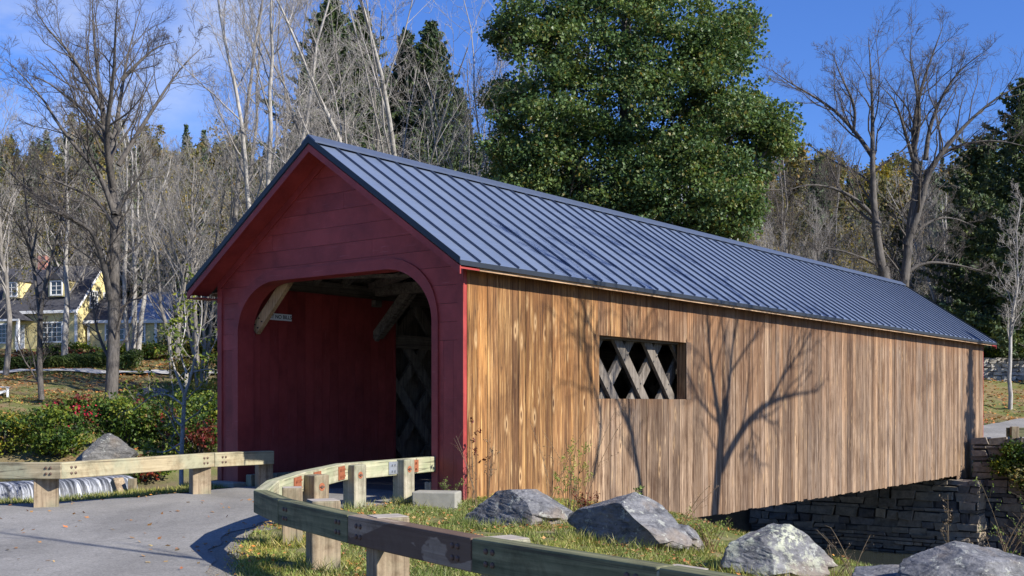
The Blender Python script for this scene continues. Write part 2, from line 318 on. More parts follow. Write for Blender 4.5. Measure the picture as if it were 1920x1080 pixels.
MT['maple'] = m_leaf('maple_leaves', [(.032, .070, .024), (.062, .115, .036), (.098, .160, .052), (.13, .19, .08), (.08, .14, .05), (.14, .185, .07), (.095, .155, .058), (.20, .155, .045)], .3, .42)
MT['green'] = m_leaf('shrub_leaves', [(.014, .032, .008), (.035, .07, .012), (.06, .11, .016), (.11, .17, .025)])
MT['ygreen'] = m_leaf('yellow_green_leaves', [(.06, .10, .015), (.14, .19, .025), (.24, .25, .035), (.08, .14, .02)])
MT['yellowleaf'] = m_leaf('yellow_leaves', [(.30, .24, .04), (.42, .32, .045), (.20, .19, .04), (.34, .21, .03)])
MT['olive'] = m_leaf('olive_leaves', [(.09, .10, .04), (.16, .15, .055), (.22, .17, .055), (.11, .13, .045), (.28, .16, .05)])
MT['redleaf'] = m_leaf('red_leaves', [(.09, .015, .012), (.20, .03, .025), (.13, .04, .02), (.06, .045, .02)])
MT['flower'] = m_leaf('pink_red_flowers', [(.55, .03, .08), (.6, .05, .12), (.45, .02, .05)])
MT['needle'] = m_leaf('conifer_needles', [(.025, .046, .02), (.048, .08, .032), (.08, .115, .042), (.11, .13, .05)], .12, .6)
MT['needlehill'] = m_leaf('hill_conifer_needles', [(.035, .06, .032), (.06, .09, .042), (.085, .12, .055), (.10, .12, .06)], .12, .6)
MT['hedge'] = m_leaf('hedge_leaves', [(.035, .065, .015), (.07, .11, .025), (.10, .13, .04), (.05, .08, .02)])
MT['fallen'] = m_leaf('fallen_leaves', [(.42, .16, .04), (.30, .12, .05), (.50, .26, .07), (.24, .13, .07), (.45, .33, .14), (.38, .10, .04)], .1, .7)
MT['grassblade'] = m_leaf('grass_blades', [(.10, .15, .025), (.17, .22, .045), (.27, .28, .08), (.42, .37, .17), (.13, .18, .03)], .3)
MT['weed'] = m_leaf('dry_weed_stems', [(.10, .07, .045), (.2, .14, .08), (.15, .10, .06)], .1)
MT['weedgreen'] = m_leaf('green_weed_leaves', [(.12, .18, .03), (.2, .27, .06), (.28, .3, .09)], .3)
MT['rock'] = m_rock('slate_grey_boulder_stone', (.04, .041, .045), (.225, .225, .23))
MT['rocklichen'] = m_rock('lichened_boulder_stone', (.045, .046, .049), (.225, .225, .23), (.50, .52, .38))
MT['rockdark'] = m_rock('dark_layered_rock', (.03, .03, .03), (.17, .165, .155), None, .6)
MT['abut'] = m_stones('dark_abutment_stones', [(.17, .14, .10), (.26, .215, .15), (.11, .095, .075), (.34, .27, .18), (.20, .17, .135), (.08, .07, .06)])
MT['drystone'] = m_stones('pale_wall_stones', [(.24, .225, .20), (.36, .34, .30), (.17, .16, .145), (.42, .39, .35), (.28, .255, .21)])
MT['jointshade'] = m_plain('joint_shadow_core', (.05, .045, .04), .95)  # near-black core colour stands in for the shade in gaps between stones
def m_asphalt():
    m, nt, b = M0('worn_asphalt'); p = posc(nt)
    f = noi(nt, p, 90, 3, .8); g = noi(nt, p, .7, 5, .6); h = noi(nt, mpg(nt, p, (1, 3, 1)), 2.5, 5, .65, 1)
    c = mixc(nt, g, (.225, .215, .195), (.30, .288, .265)); c = mixc(nt, mrange(nt, f, .3, .7, 0, .45), c, (.11, .11, .11)); c = mixc(nt, rmp(nt, h, [(.55, 0.), (.7, .35)]), c, (.36, .34, .31))
    cr = nd(nt, 'TexVoronoi', feature='DISTANCE_TO_EDGE'); dv = nd(nt, 'VectorMath', operation='ADD'); setin(nt, dv.inputs[0], p)
    nn = nd(nt, 'TexNoise'); setin(nt, nn.inputs[0], p); nn.inputs['Scale'].default_value = 3; setin(nt, dv.inputs[1], nn.outputs[1])
    setin(nt, cr.inputs[0], dv.outputs[0]); cr.inputs['Scale'].default_value = .35
    c = mixc(nt, rmp(nt, cr.outputs[0], [(.002, .35), (.006, 0.)]), c, (.11, .11, .10))
    agg = nd(nt, 'TexVoronoi'); setin(nt, agg.inputs[0], p); agg.inputs['Scale'].default_value = 60; c = mixc(nt, 1, c, rmp(nt, agg.outputs['Color'], [(0, .72), (1, 1.25)]), 'MULTIPLY')
    st_ = noi(nt, mpg(nt, p, (.9, .35, 1), rot=(0, 0, .9)), 1, 4, .6, .6); c = mixc(nt, 1, c, rmp(nt, st_, [(.35, .80), (.6, 1.08)]), 'MULTIPLY')
    setin(nt, b.inputs['Base Color'], c); b.inputs['Roughness'].default_value = .88; b.inputs['Specular IOR Level'].default_value = .3; bump(nt, b, f, .5, .006); return m
MT['asphalt'] = m_asphalt()
MT['path'] = m_plain('pale_path_gravel', (.40, .39, .37), .9, 0, .2, 4)
def m_ground():
    m, nt, b = M0('leafy_ground'); p = posc(nt); x, y, z = _sep(nt, p)
    f = noi(nt, p, 26, 5, .75); g = noi(nt, p, 1.1, 5, .65); k = noi(nt, p, .22, 4, .6); s = noi(nt, p, 7, 5, .7)
    grass = mixc(nt, f, (.06, .075, .022), (.20, .21, .065)); grass = mixc(nt, rmp(nt, g, [(.45, 0.), (.62, .8)]), grass, mixc(nt, f, (.16, .13, .075), (.34, .29, .17)))
    litter = mixc(nt, s, (.07, .045, .022), (.27, .155, .075)); litter = mixc(nt, rmp(nt, f, [(.4, 0.), (.7, 1.)]), litter, (.26, .18, .09))
    far = mrange(nt, y, 24, 34)
    c = mixc(nt, mth(nt, 'MULTIPLY', far, rmp(nt, mth(nt, 'ADD', mth(nt, 'MULTIPLY', k, .55), mth(nt, 'MULTIPLY', g, .45)), [(.46, 0.), (.60, .85)])), grass, litter)
    bank = mth(nt, 'MULTIPLY', mrange(nt, z, -1.9, -2.7), 1.0); c = mixc(nt, bank, c, mixc(nt, s, (.05, .04, .028), (.16, .13, .09)))
    hill = mrange(nt, y, 96, 112); c = mixc(nt, hill, c, mixc(nt, s, (.085, .065, .035), (.21, .165, .08)))
    setin(nt, b.inputs['Base Color'], c); b.inputs['Roughness'].default_value = .95; b.inputs['Specular IOR Level'].default_value = .15
    bump(nt, b, f, .8, .03); return m
MT['ground'] = m_ground()
def m_gravel():
    m, nt, b = M0('gravel_verge'); p = posc(nt); f = noi(nt, p, 45, 5, .8); v = nd(nt, 'TexVoronoi'); setin(nt, v.inputs[0], p); v.inputs['Scale'].default_value = 38
    c = mixc(nt, f, (.13, .12, .10), (.36, .33, .28)); c = mixc(nt, mrange(nt, v.outputs[0], .2, .6, 0, .5), c, (.10, .09, .075))
    setin(nt, b.inputs['Base Color'], c); b.inputs['Roughness'].default_value = .95; bump(nt, b, mth(nt, 'SUBTRACT', 1., v.outputs[0]), .8, .015); return m
MT['gravel'] = m_gravel()
def m_water(name, col, fall=False):
    m, nt, b = M0(name); p = objc(nt)
    if fall:
        dd_ = nd(nt, 'VectorMath', operation='DOT_PRODUCT'); setin(nt, dd_.inputs[0], p); dd_.inputs[1].default_value = (.613, .79, 0)
        n = noi(nt, comb(nt, mth(nt, 'MULTIPLY', dd_.outputs['Value'], 9.), mth(nt, 'MULTIPLY', _sep(nt, p)[2], .8), 0.), 1, 6, .75, .6)
        c = rmp(nt, n, [(.42, (.03, .033, .038)), (.52, (.14, .15, .17)), (.64, (.55, .57, .61))]); setin(nt, b.inputs['Base Color'], c); b.inputs['Roughness'].default_value = .4; bump(nt, b, n, .8, .05)
    else:
        b.inputs['Base Color'].default_value = (*col, 1); b.inputs['Roughness'].default_value = .08; bump(nt, b, noi(nt, mpg(nt, p, (2, 5, 1)), 1, 4), .3, .04)
    return m
MT['water'] = m_water('river_water', (.03, .035, .03)); MT['fall'] = m_water('falling_water', None, True)
# ------------------------------------------------------------ terrain
def sdist(poly, x, y):                                  # signed distance to an open polyline, positive on its left
    P = np.asarray(poly, float); best = np.full(x.shape, 1e9); sg = np.ones(x.shape)
    for a, b in zip(P[:-1], P[1:]):
        d = b-a; u = np.clip(((x-a[0])*d[0]+(y-a[1])*d[1])/(d@d), 0, 1)
        dx = x-(a[0]+u*d[0]); dy = y-(a[1]+u*d[1]); q = np.hypot(dx, dy); cr = d[0]*(y-a[1])-d[1]*(x-a[0])
        k = q < best-1e-6; best = np.where(k, q, best); sg = np.where(k, np.sign(cr), sg)
    return best*sg
BN = [(-90, 8), (-30, 13.5), (-9.5, 16.75), (-7.3, 17.7), (-5.95, 20.0), (-5.75, 23.6), tuple(bw(6, 5.2)), tuple(bw(0, 4.9)), (2.3, 18.6), (2.7, 15.6), (4.3, 13.0), (6.6, 11.4), (10, 13), (13, 17.5), (17, 18.5), (26, 14), (60, -12)]
BF = [(-90, 40), (-30, 33.5), (-10.4, 31), (-6, 33.2), tuple(bw(24.6, 7)), tuple(bw(24.9, -.35)), tuple(bw(26.1, -.7)), tuple(bw(26.3, -6.3)), tuple(bw(27.2, -12)), (34, 27), (70, 5)]
DAM0, DAM1 = np.array([-17.5, 21.]), np.array([-10.2, 30.4])
WZ_UP, WZ_DN = -1.93, -4.9
tabL = ([0, 31, 36, 45, 58, 72, 90, 108, 135, 165, 200, 260, 400], [-1.7, -1.9, -1.5, -.85, 0, 2.05, 4.2, 8, 15, 24, 33, 40, 42])
tabR = ([0, 33, 38, 42, 47, 56, 64, 80, 108, 135, 165, 200, 260, 400], [-3, -3, -1.75, -1.48, -1.35, -.55, 1.35, 3.0, 7, 13, 21, 29, 36, 38])
_nzc = {}
def vnoise(x, y, sc, seed=0):                          # cheap smooth value noise
    g = np.random.default_rng(seed+91).random((256, 256)); X = x/sc; Y = y/sc; i = np.floor(X).astype(int); j = np.floor(Y).astype(int); u = X-i; v = Y-j; u = u*u*(3-2*u); v = v*v*(3-2*v)
    f = lambda a, b: g[a % 256, b % 256]
    return (f(i, j)*(1-u)+f(i+1, j)*u)*(1-v)+(f(i, j+1)*(1-u)+f(i+1, j+1)*u)*v-.5
LB = [(-4.6, 21.6), (-5.0, 19.9), (-6.0, 18.0), (-6.9, 16.9), (-8.2, 16.3), (-13, 15.6), (-40, 12), (-60, 4)]
RB = [(-1.15, 18.6), (-1.45, 17.4), (-2.5, 15.8), (-3.15, 14.7), (-3.35, 13.2), (-2.85, 10.5), (-1.9, 8.4), (.5, 5.2), (8, 0), (14, -14)]
def resample(P, n):
    P = np.asarray(P, float); d = np.concatenate([[0], np.cumsum(np.linalg.norm(np.diff(P, axis=0), axis=1))]); t = np.linspace(0, 1, n)*d[-1]
    return np.stack([np.interp(t, d, P[:, k]) for k in range(P.shape[1])], 1)
def smoothpoly(P, n, it=3):
    P = np.asarray(P, float)
    for _ in range(it):
        Q = [P[0]]
        for a, b in zip(P[:-1], P[1:]): Q += [a*.75+b*.25, a*.25+b*.75]
        Q.append(P[-1]); P = np.array(Q)
    return resample(P, n)
LBs, RBs = smoothpoly(LB, 200), smoothpoly(RB, 200)
road_poly = np.concatenate([LBs, RBs[::-1]])
def inpoly(poly, x, y):
    r = np.zeros(x.shape, bool); P = np.asarray(poly)
    for (x1, y1), (x2, y2) in zip(P, np.roll(P, -1, 0)):
        c = ((y1 > y) != (y2 > y)); r ^= c & (x < (x2-x1)*(y-y1)/((y2-y1) if y2 != y1 else 1e-9)+x1)
    return r
def hbase(x, y):
    x = np.asarray(x, float); y = np.asarray(y, float)
    s = (x-PR[0])*Ld[0]+(y-PR[1])*Ld[1]; t = (x-PR[0])*Td[0]+(y-PR[1])*Td[1]
    near = np.interp(y, [-20, 0, 8, 12, 16, 17.5, 40], [-1.68, -1.66, -1.62, -1.57, -1.49, -1.485, -1.485])
    near = near-.36*sstep(.6, 4.2, x)*sstep(20, 12, y)-.85*sstep(.3, 6.5, s)*sstep(3.6, -.5, t)
    near = near-.22*sstep(2, 8, x)*sstep(12, 6, y)
    dn = np.abs(sdist(BN, x, y))*np.where(inpoly(BN+[(60, -300), (-90, -300)], x, y), -1, 1); df = np.abs(sdist(BF, x, y))*np.where(inpoly(BF+[(500, 5), (500, 700), (-500, 700), (-500, 40)], x, y), 1, -1)
    up = sdist([DAM0*1, DAM1*1], x, y)                 # positive upstream of the dam
    ext = DAM0+(DAM0-DAM1)*3, DAM1+(DAM1-DAM0)*3
    up = sdist(ext, x, y)
    bed = np.where(up > 0, -2.7, -5.6)
    h = near+(bed-near)*sstep(0, 1, np.clip(dn/(1.5+1.7*sstep(-6, 0, x)), 0, 1))
    wl = np.clip((x-2)/8, 0, 1)
    far = np.interp(y, *tabL)*(1-sstep(-2, 14, x))+np.interp(y, *tabR)*sstep(-2, 14, x)
    far = far+6*sstep(120, 240, y)*(vnoise(x, y, 55, 3))
    wfar = 4.2*(1-sstep(2, 9, x))+.8
    return h+(far-h)*sstep(0, 1, np.clip(df/wfar, 0, 1))
def terr(x, y, fine=True):
    h = hbase(x, y)
    q = .05*vnoise(x, y, .9, 1)+.12*vnoise(x, y, 3.1, 2)+.025*vnoise(x, y, .3, 4)
    drd = np.abs(sdist(LBs[::3], x, y)); drr = np.abs(sdist(RBs[::3], x, y)); ins = inpoly(road_poly[::3], x, y)
    k = np.where(ins, 0, sstep(0, 1.0, np.minimum(drd, drr)))
    far = sstep(30, 45, y)
    return h+q*k*(1+far*3)-np.where(ins & (np.minimum(drd, drr) > .15), .03, 0)
def axis_pts(lo, a, b, hi, st, gr=1.09):
    c = list(np.arange(a, b, st)); q = st; x = c[-1]
    while x < hi: q *= gr; x += q; c.append(x)
    q = st; x = a; l = []
    while x > lo: q *= gr; x -= q; l.append(x)
    return np.array(l[::-1]+c)
gx = axis_pts(-330, -16, 22, 360, .3, 1.07); gy = axis_pts(-60, 5, 44, 430, .3, 1.06)
X, Y = np.meshgrid(gx, gy); Z = terr(X.ravel(), Y.ravel()).reshape(X.shape)
nx, ny = len(gx), len(gy); i = np.arange(nx-1)[None]; j = np.arange(ny-1)[:, None]*nx
q = np.stack([i+j, i+j+1, i+j+1+nx, i+j+nx], -1).reshape(-1, 4)
g = mesh_np('ground', np.stack([X, Y, Z], -1).reshape(-1, 3), q.ravel(), np.full(len(q), 4), MT['ground'], smooth=True); tag(g, kind='structure')
def strip(name, A, B, k, mat, lift, wob=0, kind='structure'):
    A = np.asarray(A); B = np.asarray(B); u = np.linspace(0, 1, k)[None, :, None]
    P = A[:, None]*(1-u)+B[:, None]*u
    if wob:
        n = len(A); P[:, 0] += wob*np.stack([vnoise(A[:, 0], A[:, 1], .5, 8), vnoise(A[:, 0], A[:, 1], .5, 9)], 1); P[:, -1] += wob*np.stack([vnoise(B[:, 0], B[:, 1], .5, 10), vnoise(B[:, 0], B[:, 1], .5, 11)], 1)
    z = (hbase if name in ('road', 'gravel_verge') else terr)(P[..., 0].ravel(), P[..., 1].ravel())+lift
    V = np.concatenate([P.reshape(-1, 2), z[:, None]], 1); n = len(A); i = np.arange(k-1)[None]; j = np.arange(n-1)[:, None]*k
    q = np.stack([i+j, i+j+1, i+j+1+k, i+j+k], -1).reshape(-1, 4)
    return tag(mesh_np(name, V, q[:, ::-1].ravel(), np.full(len(q), 4), mat, smooth=True), kind=kind)
strip('gravel_verge', LBs+np.array([-.05, .25]), RBs+np.array([.32, .12]), 60, MT['gravel'], .008, .5)
strip('road', LBs, RBs, 60, MT['asphalt'], .016, .28)
# lane beyond the far portal, climbing to the right, and the pale garden path across the river
fr = smoothpoly([tuple(bw(27.4, 3)), tuple(bw(31, 2.6)), (20.5, 47.5), (27, 52), (36, 54), (60, 55)], 90)
tn = np.gradient(fr, axis=0); tn /= np.linalg.norm(tn, axis=1, keepdims=True); nn_ = np.stack([-tn[:, 1], tn[:, 0]], 1)
strip('far_road', fr+nn_*2.6, fr-nn_*2.6, 9, MT['asphalt'], .09)
strip('garden_path', resample([(-60, 72.2), (-26, 71.7), (-5, 73), (4, 76)], 60)+np.array([0, .8]), resample([(-60, 72.2), (-26, 71.7), (-5, 73), (4, 76)], 60)-np.array([0, .7]), 4, MT['path'], .14)
# river below and above the dam
def sheet(name, poly, z, mat):
    m = MB(); m.add([(x, y, z) for x, y in poly], [list(range(len(poly)))]); return tag(m.build(name, mat), kind='structure')
sheet('river', [tuple(DAM0+(.4, -1)), (60, -20), (90, 20), tuple(bw(27, -5)), tuple(bw(26, 8)), tuple(DAM1+(1.5, 1.5))], WZ_DN, MT['water'])
sheet('mill_pond', [(-120, 5), tuple(DAM0), tuple(DAM1+(0, .8)), (-30, 37), (-120, 42)], WZ_UP, MT['water'])
# falling water: a curved sheet sliding over the dam
n = 60; P0 = resample([DAM0, DAM1], n); fdir = np.array([DAM1[1]-DAM0[1], -(DAM1[0]-DAM0[0])]); fdir = fdir/np.linalg.norm(fdir)
prof = [(-.5, 0.005), (-.1, .0), (.08, -.05), (.2, -.2), (.32, -.6), (.5, -1.3), (.7, -2.1), (.95, -2.98)]
V = []
for a in range(n):
    for o_, dz in prof:
        w_ = .05*math.sin(a*1.7)*min(1, -dz)+.05*random.random()*min(1, -dz*2); V.append((*(P0[a]+fdir*(o_+w_)), WZ_UP+dz+.012))
k = len(prof); i = np.arange(k-1)[None]; j = np.arange(n-1)[:, None]*k; q = np.stack([i+j, i+j+k, i+j+1+k, i+j+1], -1).reshape(-1, 4)
tag(mesh_np('waterfall', np.array(V), q[:, ::-1].ravel(), np.full(len(q), 4), MT['fall'], smooth=True), kind='structure')
m = MB(); a3 = (*(DAM0-fdir*.22), -3.66); b3 = (*(DAM1-fdir*.22), -3.66); m.beam(a3, b3, .36, 3.3); tag(m.build('dam', MT['concrete']), 'low concrete dam under the white falling water', 'dam')

# ------------------------------------------------------------ the covered bridge (x along it, y across it, z up from the wall's foot)
ZB = -2.42; WID, LEN = 5.95, 27.5
RZ = math.atan2(Ld[1], Ld[0])
bridge = empty('covered_bridge', (*PR, ZB), RZ, 'long wooden covered bridge with red portal, brown plank side and blue grey metal roof', 'covered bridge')
def Z_(z): return z-ZB
def wall_boards(y0, dy, windows, steps, seed, far=False):
    m = MB(); rg = np.random.default_rng(seed); s = 0.03
    while s < LEN-.02:
        w = min(float(rg.choice([.145, .19, .2, .21, .24, .165])), LEN-s); w = max(w, .05)
        zb = -2.30+rg.normal()*.012 if s < 24.4 else -2.42; zt = 2.20
        if s < .1: zb = -2.0
        j = rg.uniform(0, .010); th = .020
        g_ = rg.uniform(.003, .013)
        spans = [(zb, zt)]
        for (a, b, c, d) in windows:
            if s+w > a+.005 and s < b-.005: spans = [(zb, c), (d, zt)]
        for z0, z1 in spans:
            ya, yb = sorted((y0, y0+dy*(th+j))); m.box(s, s+w-g_, ya, yb, Z_(z0), Z_(z1))
        for (a, b, c, d) in windows:
            if s < a < s+w-.01: break
        s += w
    return m
WIN = (3.66, 6.81, .11, 1.245)
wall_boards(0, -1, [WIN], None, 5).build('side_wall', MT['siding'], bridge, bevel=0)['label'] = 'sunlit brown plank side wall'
# square off the boards that straddle the window ends
wall_boards(WID, 1, [(3.6, 6.8, .1, 1.25)], None, 6).build('side_wall', MT['siding'], bridge)['label'] = 'plank side wall over the falls'
# window casing (a thin box liner) of the opening in the sunny wall
m = MB(); a, b, c, d = WIN
m.box(a-.16, a+.0, .002, .19, Z_(c-.03), Z_(d+.03)); m.box(b, b+.05, -.018, .19, Z_(c-.03), Z_(d+.03)); m.box(a, b, .002, .19, Z_(c-.03), Z_(c)); m.box(a, b, .002, .19, Z_(d), Z_(d+.03))
m.box(a-.16, a, -.0285, -.001, Z_(c-.01), Z_(d+.01)); m.box(b, b+.20, -.0285, -.001, Z_(c-.01), Z_(d+.01))
m.build('window_casing', MT['siding'], bridge)
# lattice trusses, two layers of crossed planks on each side
def lattice(y, name, lab, top=2.30, bot=-2.1):
    m = MB(); H = top-bot; run = H/1.13; sp = 1.066; w = .215
    for k in range(-6, 34):
        for sgn, yy in ((1, y-.05), (-1, y+.05)):
            s0 = k*sp+.18+(.36 if sgn > 0 else .05); p = [(s0, bot), (s0+run, top)] if sgn < 0 else [(s0+run, bot), (s0, top)]
            (xa, za), (xb, zb) = p                     # clip to the bridge's length
            def cl(x):
                return za+(x-xa)/(xb-xa)*(zb-za)
            x0, x1 = sorted((xa, xb)); x0c, x1c = max(x0, .25), min(x1, LEN-.25)
            if x1c-x0c < .4: continue
            m.beam((x0c, yy, Z_(cl(x0c))), (x1c, yy, Z_(cl(x1c))), .07, w, up=(0, 0, 1))
    if lab.endswith('window'):
        for k in range(1, 9):
            for zz in (.36, .9):
                s0 = k*sp+.54+(top-zz)/1.13
                for e in (-.05, .05): m.box(s0+e-.014, s0+e+.014, y-.1, y-.084, Z_(zz+e-.014), Z_(zz+e+.014), mi=1)
    o = m.build(name, [MT['lattice'], MT['deck']], bridge); 
    if lab: o['label'] = lab
    ch = MB()
    for zc in (top, 1.35, -1.45, bot+.1):
        for yy in (y-.135, y+.135):
            ch.box(.25, LEN-.25, yy-.035, yy+.035, Z_(zc-.14), Z_(zc+.14))
    ch.build('truss_chord', MT['beam'], bridge)
lattice(.33, 'lattice_truss', 'crossed plank truss behind the window'); lattice(WID-.26, 'lattice_truss', 'crossed plank truss on the far side')
m = MB(); rg = np.random.default_rng(3); s = 4.15
while s < LEN-.3: m.box(s, s+.236, WID-.045-rg.uniform(0, .006), WID-.02, Z_(-2.2), Z_(2.2)); s += .24
m.build('inner_boarding', MT['innerboard'], bridge)
m = MB(); s = .12
while s < 4.12:
    w = rg.uniform(.2, .24); w = min(w, 4.14-s); m.box(s, s+w-.004, WID-.50, WID-.475-rg.uniform(0, .004), Z_(-1.47), Z_(2.18)); s += w
m.box(4.1, 4.14, WID-.51, WID-.02, Z_(-1.47), Z_(2.18))
m.build('red_inner_wall', MT['redv'], bridge)
m = MB(); s = .12
while s < 1.6: m.box(s, s+.216, .475, .50, Z_(-1.47), Z_(2.18)); s += .22
m.build('red_inner_wall', MT['redv'], bridge)
m = MB()
for k in range(60): m.box(.02+k*.457, .47+k*.457, .14, WID-.14, Z_(-1.56), Z_(-1.48)-.002*(k % 2))
m.build('deck', MT['deck'], bridge)
for k in range(9):
    s = .42+k*3.1
    m = MB(); m.box(s-.11, s+.11, .62, WID-.62, Z_(2.24), Z_(2.46)); m.box(s-.09, s+.09, .2, .62, Z_(2.02), Z_(2.16)); m.box(s-.09, s+.09, WID-.62, WID-.2, Z_(2.02), Z_(2.16)); m.build('tie_beam', MT['beam'], bridge)
    for y0, y1 in ((WID-.5, WID-1.45), (.5, 1.45)):
        m = MB(); zt_ = 2.3
        m.beam((s, y0, Z_(1.38)), (s, y1, Z_(zt_)), .09, .2, up=(0, 0, 1))
        if k: m.beam((s+.14, y0, Z_(1.43)), (s+.14, y1, Z_(zt_)), .09, .18, up=(0, 0, 1))
        if k == 0:
            for u in (.08, .2):
                for e in (-.04, .04):
                    yy = y0+(y1-y0)*u; zc = Z_(1.38+(zt_-1.38)*u+e*.8); m.box(s-.062, s-.044, yy+e-.012, yy+e+.012, zc-.012, zc+.012, mi=1)
        o = m.build('knee_brace', [MT['newwood'] if k == 0 else MT['beam'], MT['black']], bridge)
        if k == 0:
            pass
    if k < 8:
        m = MB(); m.beam((s+.2, .6, Z_(2.42)), (s+2.9, WID-.6, Z_(2.42)), .14, .12); m.beam((s+.2, WID-.6, Z_(2.36)), (s+2.9, .6, Z_(2.36)), .14, .06); m.build('wind_bracing', MT['beam'], bridge)
EAVE_Z, RIDGE_Z, OV = 2.14, 4.40, .325
HW = WID/2; SLP = (RIDGE_Z-EAVE_Z)/(HW+OV)
def roofz(y): return RIDGE_Z-SLP*abs(y-HW)
S0, S1 = -.5, LEN+.5
m = MB()                                                # rafters and roof boards seen from inside
for k in range(34):
    s = .35+k*.8
    for sg in (-1, 1): m.beam((s, HW+sg*.02, Z_(RIDGE_Z-.24)), (s, HW+sg*(HW-.12), Z_(roofz(HW+HW-.12)-.22)), .09, .15)
m.build('rafters', MT['beam'], bridge)
m = MB()
for sg in (-1, 1):
    for k in range(14):
        u0, u1 = k/14, (k+.97)/14; e = HW+OV-.06
        p = lambda u, o: (HW+sg*e*u, Z_(RIDGE_Z-SLP*e*u-o))
        (ya, za), (yb, zb) = p(u0, .05), p(u1, .05); (yc, zc), (yd, zd) = p(u1, .085), p(u0, .085)
        m.prism([(S0+.03, ya, za), (S0+.03, yb, zb), (S0+.03, yc, zc), (S0+.03, yd, zd)], (LEN+.94, 0, 0))
m.build('roof_boards', MT['innerboard'], bridge)
# metal roof: one thin plate per slope, folded eave edge; seams stand on it
m = MB()
for sg in (-1, 1):
    e = HW+OV; P = [(S0, HW, Z_(RIDGE_Z)), (S0, HW+sg*e, Z_(EAVE_Z)), (S0, HW+sg*e, Z_(EAVE_Z-.045)), (S0, HW, Z_(RIDGE_Z-.045))]
    m.prism(P, (S1-S0, 0, 0))
roof = m.build('roof', MT['roof'], bridge)
m = MB(); s = S0+.475
while s < S1-.1:
    for sg in (-1, 1):
        e = HW+OV+.008; nz_ = 1/math.hypot(1, SLP); off = .024
        a = (s, HW+sg*.06, Z_(RIDGE_Z-SLP*.06+off)); b = (s, HW+sg*e, Z_(RIDGE_Z-SLP*e+off)); m.beam(a, b, .017, .036)
    s += .475
m.build('standing_seams', MT['seam'], roof)
m = MB()
for sg in (-1, 1):
    P = [(S0-.012, HW, Z_(RIDGE_Z+.085)), (S0-.012, HW+sg*.17, Z_(RIDGE_Z-SLP*.17+.075)), (S0-.012, HW+sg*.17, Z_(RIDGE_Z-SLP*.17+.045)), (S0-.012, HW, Z_(RIDGE_Z+.055))]
    m.prism(P, (S1-S0+.024, 0, 0))
m.build('ridge_cap', MT['seam'], roof)
m = MB()
for sg in (-1, 1):                                      # dark drip edges along the rakes and eaves
    e = HW+OV+.012
    for sx, th in ((S0-.014, .014), (S1, .014)):
        m.prism([(sx, HW, Z_(RIDGE_Z+.052)), (sx, HW+sg*e, Z_(EAVE_Z+.048)), (sx, HW+sg*e, Z_(EAVE_Z-.055)), (sx, HW, Z_(RIDGE_Z-.055))], (th, 0, 0))
    y0 = HW+sg*(HW+OV); y1 = y0+sg*.014; m.box(S0, S1, min(y0, y1), max(y0, y1), Z_(EAVE_Z-.07), Z_(EAVE_Z+.005))
m.build('drip_edge', MT['trimblack'], roof)
# eave fascia and soffit in bare wood on the long sides
for sg in (-1, 1):
    m = MB(); y0 = HW+sg*(HW+OV-.03); y1 = HW+sg*(HW+OV-.055); m.box(.0, S1-.1, min(y0, y1), max(y0, y1), Z_(EAVE_Z-.115), Z_(EAVE_Z-.05))
    y0 = HW+sg*(HW+OV-.058); y1 = HW+sg*(HW+.03); m.box(.0, S1-.1, min(y0, y1), max(y0, y1), Z_(EAVE_Z-.075), Z_(EAVE_Z-.055))
    m.build('eave_soffit', MT['fasciawood'], bridge)
